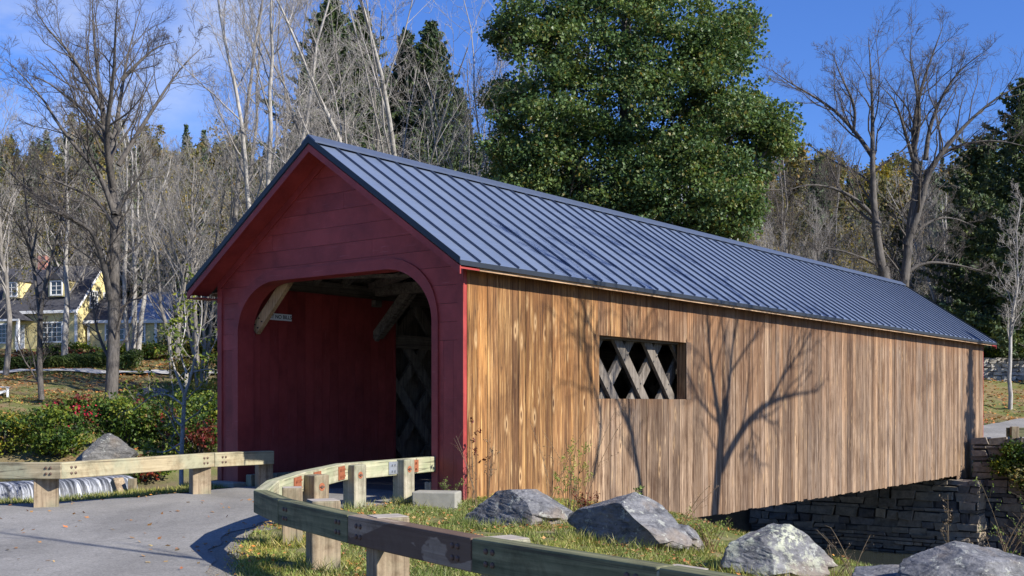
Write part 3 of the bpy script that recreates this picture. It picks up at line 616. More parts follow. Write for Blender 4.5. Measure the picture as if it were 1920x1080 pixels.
# --- portals
def open_half(z):                                       # half width of the portal opening at height z
    cy, a, b, zs, zt = (.62+5.38)/2, 2.38, 1.0, 1.30, 2.20
    if z <= zs: return a
    if z >= zt: return 0
    return a-1.05+1.05*math.sqrt(max(0, 1-((z-zs)/(zt-zs))**2))
OC = 3.0
def portal(sx, face, name_lab):
    root = bridge; rg = np.random.default_rng(int(sx)+4)
    def poly(yz, th, mb, x0): mb.prism([(x0, y, Z_(z)) for y, z in yz], (th, 0, 0))
    def out_half(z): return HW if z < roofz(0)-.10 else max(0, (RIDGE_Z-.12-z)/SLP)
    m = MB(); z = 1.0; course = .285; f = face; x0 = sx; th = -.03*f*-1
    ztop = RIDGE_Z-.16
    while z < ztop-.02:
        z1 = min(z+course, ztop); j = rg.uniform(0, .004); xo = sx-f*(.03+j)
        lo, hi = min(sx, xo), max(sx, xo); g_ = .005; zz = np.linspace(z, z1-g_, 7)
        inner = [open_half(q) for q in zz]
        if max(inner) <= 0: segs = [(-1, 1)]
        if z >= 2.2:
            cuts = [-9, 9] if rg.random() < .45 else [-9, rg.uniform(-1.6, 1.8), 9]
            for a, b in zip(cuts[:-1], cuts[1:]):
                cl_ = lambda y_, q: HW+max(-out_half(q), min(out_half(q), y_)); left = [(cl_(a, q), q) for q in zz]; right = [(cl_(b-.004, q), q) for q in zz]
                if right[0][0]-left[0][0] > .03: poly([*left, *right[::-1]], hi-lo, m, lo)
        else:
            for sg in (-1, 1):
                # outline beside the opening, closed over its crown in the top course
                A = [(HW+sg*out_half(q), q) for q in zz]; zin = np.linspace(z, z1-g_, 14)
                B = [(OC+sg*(open_half(q)), q) for q in zin]
                if z1 > 2.2: 
                    B = [(OC+sg*open_half(q), q) for q in np.linspace(z, 2.2, 24)]+[(OC+sg*.0, 2.2), (OC, z1-g_)]
                    A = [(HW+sg*out_half(q), q) for q in (z, z1-g_)]
                pl = A+B[::-1]
                if sg > 0: pl = pl[::-1]
                poly(pl, hi-lo, m, lo)
        z = z1
    for sg in (-1, 1):                                  # upright boards on the lower pillars
        ins = OC+sg*open_half(0); outs = HW+sg*HW; n = 3 if abs(outs-ins) > .55 else 2
        for k in range(n):
            ya = ins+(outs-ins)*k/n; yb = ins+(outs-ins)*(k+1)/n-sg*.004; j = rg.uniform(0, .004); lo, hi = sorted((sx, sx-f*(.03+j)))
            m.box(lo, hi, min(ya, yb), max(ya, yb), Z_(-1.46), Z_(.995))
    w = m.build('portal_wall', MT['red'], root); w['label'] = name_lab
    # arched trim board round the opening, and jamb boards behind it
    path = [(-1, -1.46)]+[(-1, q) for q in (.0, 1.30)]; pts = []
    for sg in (-1, 1):
        zs = [-1.46, 0, 1.30]+list(1.30+.9*np.sin(np.linspace(.06, math.pi/2, 22)))
        pp = [(OC+sg*open_half(min(q, 2.1999)), q) for q in zs]; pts += pp if sg < 0 else pp[::-1]
    P = np.array(pts); T = np.gradient(P, axis=0); T /= np.linalg.norm(T, axis=1, keepdims=True); Nn = np.stack([-T[:, 1], T[:, 0]], 1)
    wd = np.where(P[:, 1] < 1.35, .115, .115+.05*sstep(1.35, 2.0, P[:, 1]))[:, None]
    Q = P+Nn*wd; P2 = P-Nn*.012
    m = MB(); lo = sx-f*.034; hi = sx-f*.062; n = len(P)
    V = [(lo, a, Z_(b)) for a, b in P2]+[(hi, a, Z_(b)) for a, b in P2]+[(lo, a, Z_(b)) for a, b in Q]+[(hi, a, Z_(b)) for a, b in Q]
    i = np.arange(n-1); q = np.concatenate([np.stack([i+a, i+1+a, i+1+b, i+b], 1) for a, b in ((n, 3*n), (0, n), (3*n, 2*n), (2*n, 0))]); m.add(V, q)
    tr = m.build('arch_trim', MT['red'], root)
    m = MB(); V = [(sx-f*.033, a, Z_(b)) for a, b in P2]+[(sx+f*.30, a, Z_(b)) for a, b in P2]+[(sx-f*.033, a, Z_(b)) for a, b in P2+Nn*.035]+[(sx+f*.30, a, Z_(b)) for a, b in P2+Nn*.035]
    m.add(V, q); m.build('jamb', MT['redv'], root)
    for sg in (-1, 1):
        m = MB(); y0, y1 = HW+sg*(HW+.013), HW+sg*(HW-.11); lo, hi = sorted((sx-f*.034, sx-f*.058)); m.box(lo, hi, min(y0, y1), max(y0, y1), Z_(-1.50), Z_(roofz(0)-.22))
        ya, yb = sorted((HW+sg*(HW+.002), HW+sg*(HW+.012))); lo, hi = sorted((sx-f*.034, sx+f*.035))
        m.box(lo, hi, ya, yb, Z_(-1.50), Z_(roofz(0)-.22))
        m.build('corner_board', MT['redv'], root)
    # rake: red barge board, soffit and inner trim under the overhang
    m = MB(); xo = sx-f*.5
    for sg in (-1, 1):
        e = HW+OV
        def bar(xa, xb, o1, o2, e0=0, e1=e):
            m.prism([(xa, HW+sg*e0, Z_(RIDGE_Z-SLP*e0-o1)), (xa, HW+sg*e1, Z_(RIDGE_Z-SLP*e1-o1)), (xa, HW+sg*e1, Z_(RIDGE_Z-SLP*e1-o2)), (xa, HW+sg*e0, Z_(RIDGE_Z-SLP*e0-o2))], (xb-xa, 0, 0))
        bar(xo+f*.002, xo+f*.03, .077, .20); bar(xo+f*.032, sx-f*.03, .10, .125, 0, e-.01); bar(sx-f*.062, sx-f*.036, .127, .27, 0, e-.32)
        y0, y1 = HW+sg*(HW+.03), HW+sg*(e-.012); z0 = EAVE_Z-.2
        lo, hi = sorted((xo+f*.004, sx-f*.03))
        if sg > 0: m.box(lo, hi, min(y0, y1), max(y0, y1), Z_(z0), Z_(z0+.02))
    m.build('rake_board', MT['red'], root)
    for sg in (-1, 1):
        m = MB(); lo, hi = sorted((sx+f*.02, sx+f*.2)); ya, yb = sorted((OC+sg*2.43, HW+sg*(HW-.03))); m.box(lo, hi, ya, yb, Z_(-1.5), Z_(1.9))
        m.build('portal_post', MT['beam'], root)
portal(0, 1, 'red painted gable wall with arched opening'); portal(LEN, -1, 'far gable wall')
# small sign fixed to the inner wall
m = MB(); m.box(-.335, .335, -.008, .008, -.062, .062)
p = bw(.93, WID-.517); sign = empty('sign', (p[0], p[1], 1.66), RZ, 'narrow white POST NO BILLS sign high on the red inner wall', 'sign')
m.build('sign_board', MT['white'], sign)
fc = bpy.data.curves.new('lettering', 'FONT'); fc.body = 'POST NO BILLS'; fc.size = .098; fc.align_x = 'CENTER'; fc.align_y = 'CENTER'; fc.extrude = .001; fc.offset = .0015
to = bpy.data.objects.new('tmp', fc); C.objects.link(to); dg = bpy.context.evaluated_depsgraph_get(); me = bpy.data.meshes.new_from_object(to.evaluated_get(dg)); bpy.data.objects.remove(to)
me.materials.clear(); me.materials.append(MT['black']); lo = bpy.data.objects.new('lettering', me); C.objects.link(lo); lo.parent = sign; lo.location = (0, -.0105, 0); lo.rotation_euler = (R(90), 0, 0)
# ------------------------------------------------------------ stone abutments and walls: real stones laid in courses
def stone_wall(name, A, B, z0, z1, thick, mat, sh, rg, label, cat='wall', rough=.05, topvar=.0, k=1.0, core=True):
    A = np.array(A, float); B = np.array(B, float); L_ = np.linalg.norm(B-A); d = (B-A)/L_; nn = np.array([-d[1], d[0]])
    m = MB(); z = z0
    while z < z1-.03:
        h = min(rg.uniform(sh*.5, sh*1.5), z1-z+.02); s = -rg.uniform(0, .3)
        while s < L_:
            w = rg.uniform(sh*1.2, sh*4.2)*k; a, b = max(0, s), min(L_, s+w)
            if b-a > .05:
                g_ = .012; of = rg.uniform(-rough, rough); n2 = 8
                # an irregular rounded stone: a box with pushed-in, jittered corners
                c = np.array([[x, y, q] for q in (0, 1) for y in (0, 1) for x in (0, 1)], float)
                V = np.zeros((8, 3))
                for i_, (cx_, cy_, cz_) in enumerate(c):
                    ss = (a+g_ if cx_ == 0 else b-g_)+rg.uniform(-.06, .06)*(b-a > .2)
                    tt = (-thick/2-of if cy_ == 0 else thick/2+of)+rg.uniform(-rough, rough)*.6
                    zz = (z+g_ if cz_ == 0 else z+h-g_)+rg.uniform(-.05, .035)*(h > .15)
                    V[i_] = [A[0]+d[0]*ss+nn[0]*tt, A[1]+d[1]*ss+nn[1]*tt, zz]
                m.add(V, np.array([[0, 2, 3, 1], [4, 5, 7, 6], [0, 1, 5, 4], [2, 6, 7, 3], [0, 4, 6, 2], [1, 3, 7, 5]]))
            s += w
        z += h
    o = m.build(name, mat, None, bevel=.045)
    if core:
        c = MB(); a3 = A+d*.06; b3 = B-d*.06; c.beam((*a3, (z0+z1)/2), (*b3, (z0+z1)/2), thick-.16, z1-z0-.12); cc = c.build('wall_core', MT['jointshade'], o)
    tag(o, label, cat); return o
rg = np.random.default_rng(12)
stone_wall('stone_abutment', bw(24.75, 7.2), bw(24.75, -.75), -5.6, -2.45, .8, MT['abut'], .215, rg, 'dark dry stone abutment under the far end of the bridge', 'abutment')
stone_wall('stone_wing_wall', bw(25.75, -.22), bw(26.0, -6.3), -5.6, -1.05, .7, MT['abut'], .20, rg, 'vine covered stone wing wall beside the far end of the bridge', 'wall')
stone_wall('stone_bank_wall', bw(26.2, -6.5), bw(28, -12), -5.4, -1.4, .7, MT['abut'], .3, rg, 'dark stone river wall running off to the right behind weeds', 'wall')
stone_wall('stone_abutment', bw(7.6, 6.5), bw(7.6, .3), -5.5, -2.5, .7, MT['abut'], .3, rg, 'shaded stone abutment under the near end of the bridge', 'abutment')
stone_wall('dry_stone_wall', (20, 65.2), (58, 65.6), 1.0, 2.72, .6, MT['drystone'], .24, rg, 'pale dry stone wall along the grass slope beyond the bridge', 'wall', k=.7)
# ------------------------------------------------------------ guardrails: heavy wooden boards on square posts
bolt_me = None
def bolt(parent, p, nrm):
    global bolt_me
    if bolt_me is None:
        m = MB(); m.tube([(0, 0, -.004), (0, 0, .01), (0, 0, .016)], [.022, .019, .008], 8); m.smooth = True; o = m.build('bolt', MT['bolt'], None); bolt_me = o.data; bpy.data.objects.remove(o)
    o = bpy.data.objects.new('bolt', bolt_me); C.objects.link(o); o.parent = parent; o.location = p; o.rotation_mode = 'QUATERNION'; o.rotation_quaternion = Vector(nrm).to_track_quat('Z', 'Y')
def rail_board(rail, base, a, b, H, th, mat, side, label=None, ends=(1, 1), nb=1, plate=None):
    # a, b: top edge points of the face seen; side: +1/-1 which side the thickness goes
    a = np.array(a, float); b = np.array(b, float); d = b-a; L_ = np.linalg.norm(d); d /= L_; nn = np.array([-d[1], d[0], 0.]); nn /= np.linalg.norm(nn); nn *= side
    a2 = a+d*.006; b2 = b-d*.006
    o = empty_mesh = None
    m = MB(); Ll = np.linalg.norm(b2-a2)
    n = 10
    m.box(0, Ll, -th, 0, -H, 0)
    o = m.build('rail_board', mat, rail, bevel=.012); o.location = tuple(a2-base)
    # local x along the board, local -y away from the face
    xa = Vector(d); ya = Vector(-nn); za = xa.cross(ya)
    if za.z < 0: 
        # keep a right-handed frame: mirror the box through the face instead
        ya = Vector(nn); za = xa.cross(ya); bpy.data.objects.remove(o); m = MB(); m.box(0, Ll, 0, th, -H, 0); o = m.build('rail_board', mat, rail, bevel=.012); o.location = tuple(a2-base)
        fy = -1
    else: fy = 1
    o.rotation_mode = 'QUATERNION'; o.rotation_quaternion = Matrix((xa, ya, za)).transposed().to_quaternion()
    if label: o['label'] = label
    if nb:
        for e, on in ((.20, ends[0]), (Ll-.20, ends[1])):
            if not on: continue
            for i_ in (-.036, .036):
                for j_ in (-.042, .042): bolt(o, (e+i_, 0, -H/2+j_), (0, fy, 0))
    return o, d, nn
def rail_post(rail, base, x, y, ztop, w, rz, mat, label=None, hole=False, sink=.12, white=False, d=None):
    zg = float(terr(np.array([x]), np.array([y]))[0]); h = ztop-zg+sink; d = d or w
    m = MB(); m.box(-w/2, w/2, -d/2, d/2, 0, h)
    o = m.build('post', mat, rail, bevel=.012); o.location = (x-base[0], y-base[1], zg-sink-base[2]); o.rotation_euler = (0, 0, rz)
    if label: o['label'] = label
    if white:
        m = MB(); m.box(-w/2+.008, w/2-.008, -d/2+.008, d/2-.008, h+.001, h+.006); m.build('post_top', MT['postcap'], o)
    if hole:
        # drilled recess with a rusty bolt end
        fx = hole; m = MB(); ring = [(0, math.cos(t)*.045, math.sin(t)*.05) for t in np.linspace(0, 2*math.pi, 20, endpoint=False)]
        m.prism([(p[1], -(w/2+.001), h-.145+p[2]) for p in ring][::-1], (0, -fx*.002, 0)); m.box(-.036, .036, -w/2-.012, -w/2-.0035, h-.152, h-.138, mi=1); m.tube([(0, -w/2-.002, h-.145), (0, -w/2-.016, h-.145)], [.02, .018], 8, mi=1)
        m.build('bolt_recess', [MT['rust'], MT['bolt']], o)
    return o
H_, TH = .235, .15
A_ = [(bw(2.2, .95)[0], bw(2.2, .95)[1], -.79), wp(628, 869, 15.8), wp(552, 884.5, 14.0), None, wp(475, 919, 11.8), wp(521, 937, 10.72), wp(651, 965.5, 9.24), wp(883, 1008.5, 7.65), wp(1233, 1063.5, 6.28), None]
A_[3] = (A_[2]+A_[4])/2+np.array([-.10, -.05, 0]); A_[9] = A_[8]+(A_[8]-A_[7])*1.05
A_ = [np.array(p, float) for p in A_]
mid0 = A_[0]+(A_[1]-A_[0])*.62
base = np.array([-1.4, 12.0, -1.56]); rail = empty('guardrail', tuple(base), 0, 'weathered wooden guardrail curving out of the portal and past the boulders', 'guardrail')
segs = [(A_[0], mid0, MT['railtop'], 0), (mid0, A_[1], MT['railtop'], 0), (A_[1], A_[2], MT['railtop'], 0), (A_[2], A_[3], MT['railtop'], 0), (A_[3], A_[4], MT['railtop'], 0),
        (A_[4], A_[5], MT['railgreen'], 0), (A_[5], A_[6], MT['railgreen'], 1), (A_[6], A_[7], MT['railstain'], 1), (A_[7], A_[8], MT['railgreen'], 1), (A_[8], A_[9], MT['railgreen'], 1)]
labs = {5: 'short green stained end board', 7: 'brown water stained board'}
for k, (a, b, mt, nb) in enumerate(segs):
    # the road face is the traced one; thickness goes towards the grass
    o, d, nn = rail_board(rail, base, a, b, H_, TH, mt, 1, labs.get(k), nb=nb)
# rusty splice plates on the grass side of the boards near the portal
def plate(a, b, u, w, mat, name='splice_plate'):
    d = b-a; L_ = np.linalg.norm(d); d = d/L_; g = np.array([d[1], -d[0], 0]); sgn = -1
    nn = np.array([-d[1], d[0], 0])*1.0; p = a+d*(u*L_)
    c = p-np.array([0, 0, H_/2]); o_ = c+nn*(TH+.008)*1
    m = MB(); m.beam(tuple(-d*w/2), tuple(d*w/2), .012, H_*.78)
    for i_ in (-.3, -.12, .12, .3):
        for j_ in (-.045, .045): q = d*i_*w+np.array([0, 0, j_]); m.beam(tuple(q+nn*.006), tuple(q+nn*.03), .022, .022, up=(0, 0, 1))
    o = m.build(name, mat, rail); o.location = tuple(o_-base)
# which side is the grass? the boards were traced on their road face going from the portal outwards; grass lies to the left of that direction
plate(A_[0], mid0, .50, .34, MT['rust']); plate(mid0, A_[1], .08, .34, MT['rust']); plate(mid0, A_[1], .30, .36, MT['steel']); plate(A_[1], A_[2], .12, .3, MT['rust']); plate(A_[1], A_[2], .75, .3, MT['rust'])
plate(A_[2], A_[3], .35, .3, MT['rust'])
def gp(px, py, zt):                                       # ground point under a pixel of a post's top, given its top height
    D = -zt*F/(py-HY); return (px-CX)/F*D, D
posts = [(757, 861, -.81, .25, 'bleached square post nearest the portal', True, False, 'postpale'), (665, 871, -.84, .25, 'bleached square post with a drilled recess', True, False, 'postpale'),
         (592, 890, -.86, .25, 'grey brown post behind the inner bend', True, False, 'post'), (548, 909, -.88, .235, 'low post at the outer bend', False, True, 'post'),
         (606, 932, -.88, .30, 'wide straw coloured post with white top', False, True, 'post'), (727, 961, -.87, .30, 'straw coloured post behind the stained board', False, True, 'post'),
         (948, 1001, -.88, .27, 'greenish post with white top before the boulders', False, True, 'postpale'), (1272, 1057, -.89, .27, 'post with bright white top at the near end', False, True, 'postpale')]
prot = [R(53), R(52), R(50), R(12), R(22), R(25), R(32), R(38)]
def poly_n(px, py, zt): return gp(px, py, zt)
for k, (px, py, zt, w, lb, hole, wh, mt) in enumerate(posts):
    x, y = gp(px, py, zt); rail_post(rail, base, x, y, zt-(.03 if wh else 0.), w*.93, prot[k], MT[mt], lb, hole=1 if hole else False, white=wh)
# left guardrail
base2 = np.array([-6.4, 16.6, -1.5]); rail2 = empty('guardrail', tuple(base2), 0, 'pale wooden guardrail along the road beside the falls', 'guardrail')
B_ = [np.array([-10.6, 16.9, -.86]), wp(115, 867.5, 16.1), wp(403, 849, 18.7), wp(515, 845, 19.9)]
for k in range(3):
    rail_board(rail2, base2, B_[k], B_[k+1], H_, TH, MT['railpale'], 1, None, ends=(1, 1 if k < 2 else 0))
for (px, y, w) in ((87, 16.42, .33), (375, 18.75, .30), (495, 20.0, .26)):
    x = (px-CX)/F*y; rail_post(rail2, base2, x, y, -.88, w, R(28 if px > 100 else 20), MT['post'], None)
x, y = -9.2, 17.3; rail_post(rail2, base2, x, y, -.87, .27, R(5), MT['post'])
# curbs and blocks by the portal
def block(name, c, dims, rz, mat, label, cat, z=None, bev=.02):
    m = MB(); m.box(-dims[0]/2, dims[0]/2, -dims[1]/2, dims[1]/2, 0, dims[2]); o = m.build(name, mat, None, bevel=bev)
    zz = float(terr(np.array([c[0]]), np.array([c[1]]))[0])-.03 if z is None else z; o.location = (c[0], c[1], zz); o.rotation_euler = (0, 0, rz); tag(o, label, cat); return o
block('concrete_block', (-1.10, 16.55), (.66, .36, .27), R(-12), MT['concrete'], 'rough concrete block in the grass at the red corner', 'block')
p = bw(.75, 5.08); block('wooden_curb', p, (1.6, .16, .22), RZ, MT['postpale'], 'pale timber curb on the deck inside the portal by the red wall', 'curb', z=-1.478)
p = bw(.5, .82); block('wooden_curb', p, (.9, .14, .26), RZ, MT['postpale'], 'short pale curb block behind the right portal pillar', 'curb', z=-1.478)
p = bw(-.16, 5.55); block('stone_slab', p, (.3, .75, .1), RZ, MT['concrete'], 'flat pale slab at the foot of the left portal pillar', 'slab', z=-1.50)
# ------------------------------------------------------------ boulders
def boulder(name, px, py, D, sx, sy, sz, seed, mat, label, planes=(), rz=0, rough=.035, cut=14, cat='boulder', zoff=-.12):
    rg = np.random.default_rng(seed); bm = bmesh.new(); bmesh.ops.create_icosphere(bm, subdivisions=6, radius=1)
    V = np.array([v.co[:] for v in bm.verts])
    pl = [(np.array(n)/np.linalg.norm(n), d) for n, d in planes]
    off = Vector((seed*3.1, 7, seed))
    for i_ in range(len(V)):
        p = Vector(V[i_]); vd = mnoise.voronoi(p*1.5+off)[0]; V[i_] = V[i_]*(1+.30*(vd[1]-vd[0]-.3))
    for _ in range(cut*2):
        n = rg.normal(size=3); n[2] = abs(n[2])*.8; n /= np.linalg.norm(n); pl.append((n, rg.uniform(.60, .9)))
    for n, d in pl:
        e = V@n-d; V = V-np.outer(np.maximum(e, 0)*.97, n)
    for i_ in range(len(V)):
        p = Vector(V[i_]); q = mnoise.fractal(p*1.9+off, .9, 2.2, 6)+.35*mnoise.ridged_multi_fractal(Vector((p.x*1.3, p.y*2.4, p.z*4.2+p.x*2))+off, .9, 2.1, 4, 1, 2)
        vd2 = mnoise.voronoi(Vector((p.x*3, p.y*3, p.z*5+p.x*2))+off)[0]; V[i_] = V[i_]*(1+rough*.8*q+.05*(vd2[1]-vd2[0]-.25))
    lo_, hi_ = V.min(0), V.max(0); V = (V-(lo_+hi_)/2)/((hi_-lo_)/2); V[:, 2] = (V[:, 2]+1)/2
    V = V*np.array([sx, sy, sz])
    for v, c in zip(bm.verts, V): v.co = c
    me = bpy.data.meshes.new(name); bm.to_mesh(me); bm.free(); me.materials.append(mat)
    o = bpy.data.objects.new(name, me); C.objects.link(o); x = (px-CX)/F*D
    zz = (HY-py)/F*D; o.location = (x, D, zz+zoff); o.rotation_euler = (0, 0, rz); tag(o, label, cat); return o
BP = lambda *a: a
boulder('boulder', 972, 995, 14.6, .74, .50, .66, 11, MT['rock'], 'grey split boulder nearest the red corner with a dark left face', [((-.80, -.60, .22), .36), ((.35, -.5, .8), .66), ((.8, -.1, .6), .62), ((-.1, .2, 1), .72)], R(0), cut=5, rough=.05)
boulder('boulder', 1180, 1026, 13.0, .70, .5, .74, 23, MT['rock'], 'pointed grey boulder with black front face under the plank wall', [((-.80, -.62, .0), .22), ((.70, -.5, .62), .40), ((-.6, -.1, .8), .60), ((-.8, -.6, .1), .66)], R(0), cut=4, rough=.05)
boulder('boulder', 1268, 1032, 13.2, .34, .36, .42, 25, MT['rock'], 'small grey rock leaning on the right side of the pointed boulder', [((.6, -.5, .6), .66)], R(20), cut=8)
boulder('boulder', 1455, 1078, 11.8, .62, .45, .66, 31, MT['rocklichen'], 'lichen patched boulder standing before the dark stone abutment', [((.35, -.85, .35), .52), ((-.55, -.1, .75), .66), ((.9, -.1, .42), .66), ((-.75, -.65, .3), .62)], R(8), cut=4, rough=.05)
boulder('boulder', 1815, 1120, 9.6, .66, .5, .58, 43, MT['rock'], 'dark grey boulder cut by the right edge of the picture', [((-.4, -.6, .65), .62), ((.5, -.3, .8), .68)], R(-10), cut=8, rough=.06)
boulder('boulder', 1655, 1110, 10.2, .42, .4, .36, 47, MT['rock'], 'low flat grey boulder left of the boulder at the picture edge', [((-.1, -.4, 1), .6)], R(15), cut=8, rough=.06)
boulder('boulder', 1095, 1002, 14.2, .20, .18, .13, 53, MT['rock'], 'small flat stone in red leaves between the two big boulders', (), R(15), zoff=-.03)
boulder('rock_outcrop', 190, 880, 32.8, .95, .8, 1.35, 61, MT['rockdark'], 'slanting dark layered rock outcrop among shrubs above the falls', [((-.7, -.4, .6), .45), ((.75, -.6, .1), .5)], R(-20), cut=6, rough=.08, cat='rock', zoff=-.3)
boulder('boulder', 288, 745, 62, .95, .6, .75, 67, MT['rock'], 'grey rock on the leafy slope right of the dark trunk', (), 0, zoff=-.2)
# timber props beside the dam
m = MB(); m.beam((-10.0, 28.6, -1.9), (-9.4, 28.0, -3.0), .28, .22); o = m.build('timber_prop', MT['post'], None, bevel=.015); tag(o, 'leaning pale timber beside the falling water', 'timber')
m = MB(); m.box(-9.62, -9.44, 28.3, 28.48, -3.2, -1.85); o = m.build('timber_post', MT['post'], None, bevel=.015); tag(o, 'upright timber stake beside the falling water', 'post')
# ------------------------------------------------------------ trees
def levels(P, Rd, spec, rg, keep_start=None):
    # P: (K, n, 3) level-0 polylines; grows children level by level, all at once
    out = [(P, Rd)]
    for sp in spec:
        K, n, _ = P.shape; nc = sp['n']; L0 = np.linalg.norm(np.diff(P, axis=1), axis=2).sum(1)
        st = sp.get('start', .25)
        u = st+(1-st)*((np.arange(nc)[None]+rg.random((K, nc)))/nc); u = np.clip(u, 0, .995)
        f = u*(n-1); i0 = f.astype(int); fr_ = (f-i0)[..., None]; ar = np.arange(K)[:, None]
        S = P[ar, i0]*(1-fr_)+P[ar, np.minimum(i0+1, n-1)]*fr_; r0 = Rd[ar, i0]*(1-fr_[..., 0])+Rd[ar, np.minimum(i0+1, n-1)]*fr_[..., 0]
        T = P[ar, np.minimum(i0+1, n-1)]-P[ar, i0]; T = T/(np.linalg.norm(T, axis=2, keepdims=True)+1e-9)
        rv = rg.normal(size=T.shape); side = np.cross(T, rv); side /= np.linalg.norm(side, axis=2, keepdims=True)+1e-9
        ang = np.radians(rg.uniform(*sp.get('ang', (30, 55)), size=(K, nc)))[..., None]
        D = T*np.cos(ang)+side*np.sin(ang); D[..., 2] += sp.get('up', .15)*.6; D /= np.linalg.norm(D, axis=2, keepdims=True)
        Ln = L0[:, None]*sp.get('ratio', .5)*(1.15-sp.get('fall', .6)*u)*rg.uniform(.6, 1.25, (K, nc))
        Ln = np.minimum(Ln, sp.get('maxL', 99))
        rr = np.minimum(r0*sp.get('rr', .42), Ln*.018+.003); rr = np.maximum(rr, sp.get('rmin', .006))
        m_ = sp.get('pts', 6); q = np.empty((K*nc, m_, 3)); p = S.reshape(-1, 3); d = D.reshape(-1, 3); q[:, 0] = p; st_ = Ln.reshape(-1, 1)/(m_-1)
        for k in range(1, m_):
            d = d+rg.normal(size=d.shape)*sp.get('wand', .14); d[:, 2] += sp.get('up', .15)*.35; d /= np.linalg.norm(d, axis=1, keepdims=True); p = p+d*st_; q[:, k] = p
        P = q; Rd = rr.reshape(-1, 1)*np.linspace(1, sp.get('taper', .35), m_)[None]
        out.append((P, Rd))
    return out
SIDES = [10, 6, 4, 3, 3, 3]
def tree_mesh(outs, lv, name, mat, parent):
    V = []; Fq = []; n = 0
    for l in lv:
        if l >= len(outs): continue
        P, Rd = outs[l]; v, f = tubes(P, Rd, SIDES[l]); V.append(v); Fq.append(f+n); n += len(v)
    V = np.concatenate(V); Fq = np.concatenate(Fq)
    return mesh_np(name, V, Fq.ravel(), np.full(len(Fq), 4), mat, parent, smooth=True)
def limb(pts, n=14):
    P = smoothpoly(np.array(pts, float), n, 2); return P
def px_limbs(defs, D0, rg, dep=.25, shiftb=None):
    # defs: [(r0_px, r1_px, [(px, py), ...])]; depth wanders as the limb leaves the trunk
    Ps = []; Rs = []
    for (r0, r1, pts) in defs:
        L_ = 0; q = []; dsg = rg.normal()*dep; last = None; base_d = 0
        key = pts[0]
        for pt in pts:
            if last is not None: L_ += math.hypot(pt[0]-last[0], pt[1]-last[1])/F*D0
            last = pt; D = D0+base_d_of(key, shiftb)+dsg*L_; q.append(wp(pt[0], pt[1], D))
        Ps.append(limb(q)); Rs.append((.7+(r0-.7)*(1-np.linspace(0, 1, 14))**1.05 if r1 < 4 else np.linspace(r0, r1, 14))/F*D0*.80)
    return np.array(Ps), np.array(Rs)
def base_d_of(key, d): return (d or {}).get(key, 0)
def make_tree(name, outs, x0, label, cat, bark, twig, group=None, split=1, leaves=None):
    base = outs[0][0][0, 0].copy()
    outs = [(P-base, Rd) for P, Rd in outs]
    t = empty(name, tuple(base), 0, label, cat, group)
    tree_mesh(outs, range(0, split), 'trunk', bark, t); tree_mesh(outs, range(split, len(outs)), 'branches', twig, t)
    if leaves:
        mat, per, size, sprd, lv, keep = leaves; P = outs[lv][0]; rg = np.random.default_rng(5)
        P = P[rg.random(len(P)) < keep]; Q = np.repeat(P[:, 1:].reshape(-1, 3), per, 0); Q = Q+rg.normal(size=Q.shape)*sprd
        v, f = leaf_quads(Q, rg.uniform(.6, 1.2, len(Q))*size, rg, .4); mesh_np('leaves', v, f.ravel(), np.full(len(f), 3), mat, t)
    return t
SP3 = [dict(n=13, start=.12, ratio=.42, ang=(30, 60), pts=7, wand=.16, up=.22, maxL=5), dict(n=9, ratio=.5, ang=(28, 60), pts=6, wand=.20, up=.16, rmin=.009), dict(n=8, ratio=.5, ang=(25, 60), pts=5, wand=.2, up=.12, rmin=.0065)]
rg = np.random.default_rng(21)
# T1: the large dark leafless tree left of the portal
T1 = [(15, 12, [(208, 752), (214, 640), (213, 520), (216, 440), (218, 390)]),
      (10, 2.5, [(216, 400), (208, 330), (197, 250), (192, 200), (182, 130), (175, 60), (172, -30)]),
      (8, 2, [(212, 350), (200, 290), (202, 220), (214, 140), (216, 60), (222, -20)]),
      (7, 2, [(205, 310), (216, 250), (228, 170), (240, 100), (262, 20)]),
      (6.5, 1.5, [(192, 205), (165, 160), (140, 110), (112, 78), (85, 50), (62, 10)]),
      (7, 1.5, [(214, 400), (190, 330), (150, 285), (110, 235), (85, 190), (50, 150), (10, 110)]),
      (6, 1.5, [(212, 260), (180, 225), (130, 185), (85, 150), (50, 140)]),
      (5, 1.2, [(216, 430), (185, 375), (130, 350), (85, 330), (40, 312)]),
      (6.5, 1.5, [(218, 400), (240, 360), (265, 330), (282, 290)]),
      (6.5, 1.4, [(222, 310), (255, 255), (290, 200), (322, 150), (350, 115), (378, 90)]),
      (5, 1.2, [(228, 150), (262, 115), (292, 88), (330, 78)]),
      (6, 1.5, [(190, 470), (165, 430), (115, 395), (62, 365), (15, 320), (-20, 290)]),
      (8, 4, [(206, 560), (196, 500), (180, 450), (172, 430), (110, 395)]),
      (4, 1.2, [(182, 250), (170, 245), (150, 205), (120, 185)])]
P, Rd = px_limbs(T1, 54, rg, .30); 
make_tree('bare_tree', levels(P, Rd, SP3, rg), 0, 'largest dark leafless tree, tall on the leafy slope left of the portal', 'tree', MT['barkdark'], MT['twig'])
T2 = [(7, 5.5, [(78, 750), (74, 690), (75, 620), (76, 560)]), (5, 2, [(76, 600), (68, 540), (60, 480), (52, 410), (45, 340), (36, 280)]), (4.5, 1.5, [(76, 590), (86, 520), (100, 470), (118, 400), (128, 330)]), (3, 1, [(58, 470), (40, 430), (20, 400), (-10, 380)]), (3, 1, [(60, 480), (72, 420), (70, 360), (78, 300)])]
P, Rd = px_limbs(T2, 56, rg, .3); make_tree('bare_tree', levels(P, Rd, SP3, rg), 0, 'thin near black forked tree beside the white chair', 'tree', MT['barkdark'], MT['twig'])
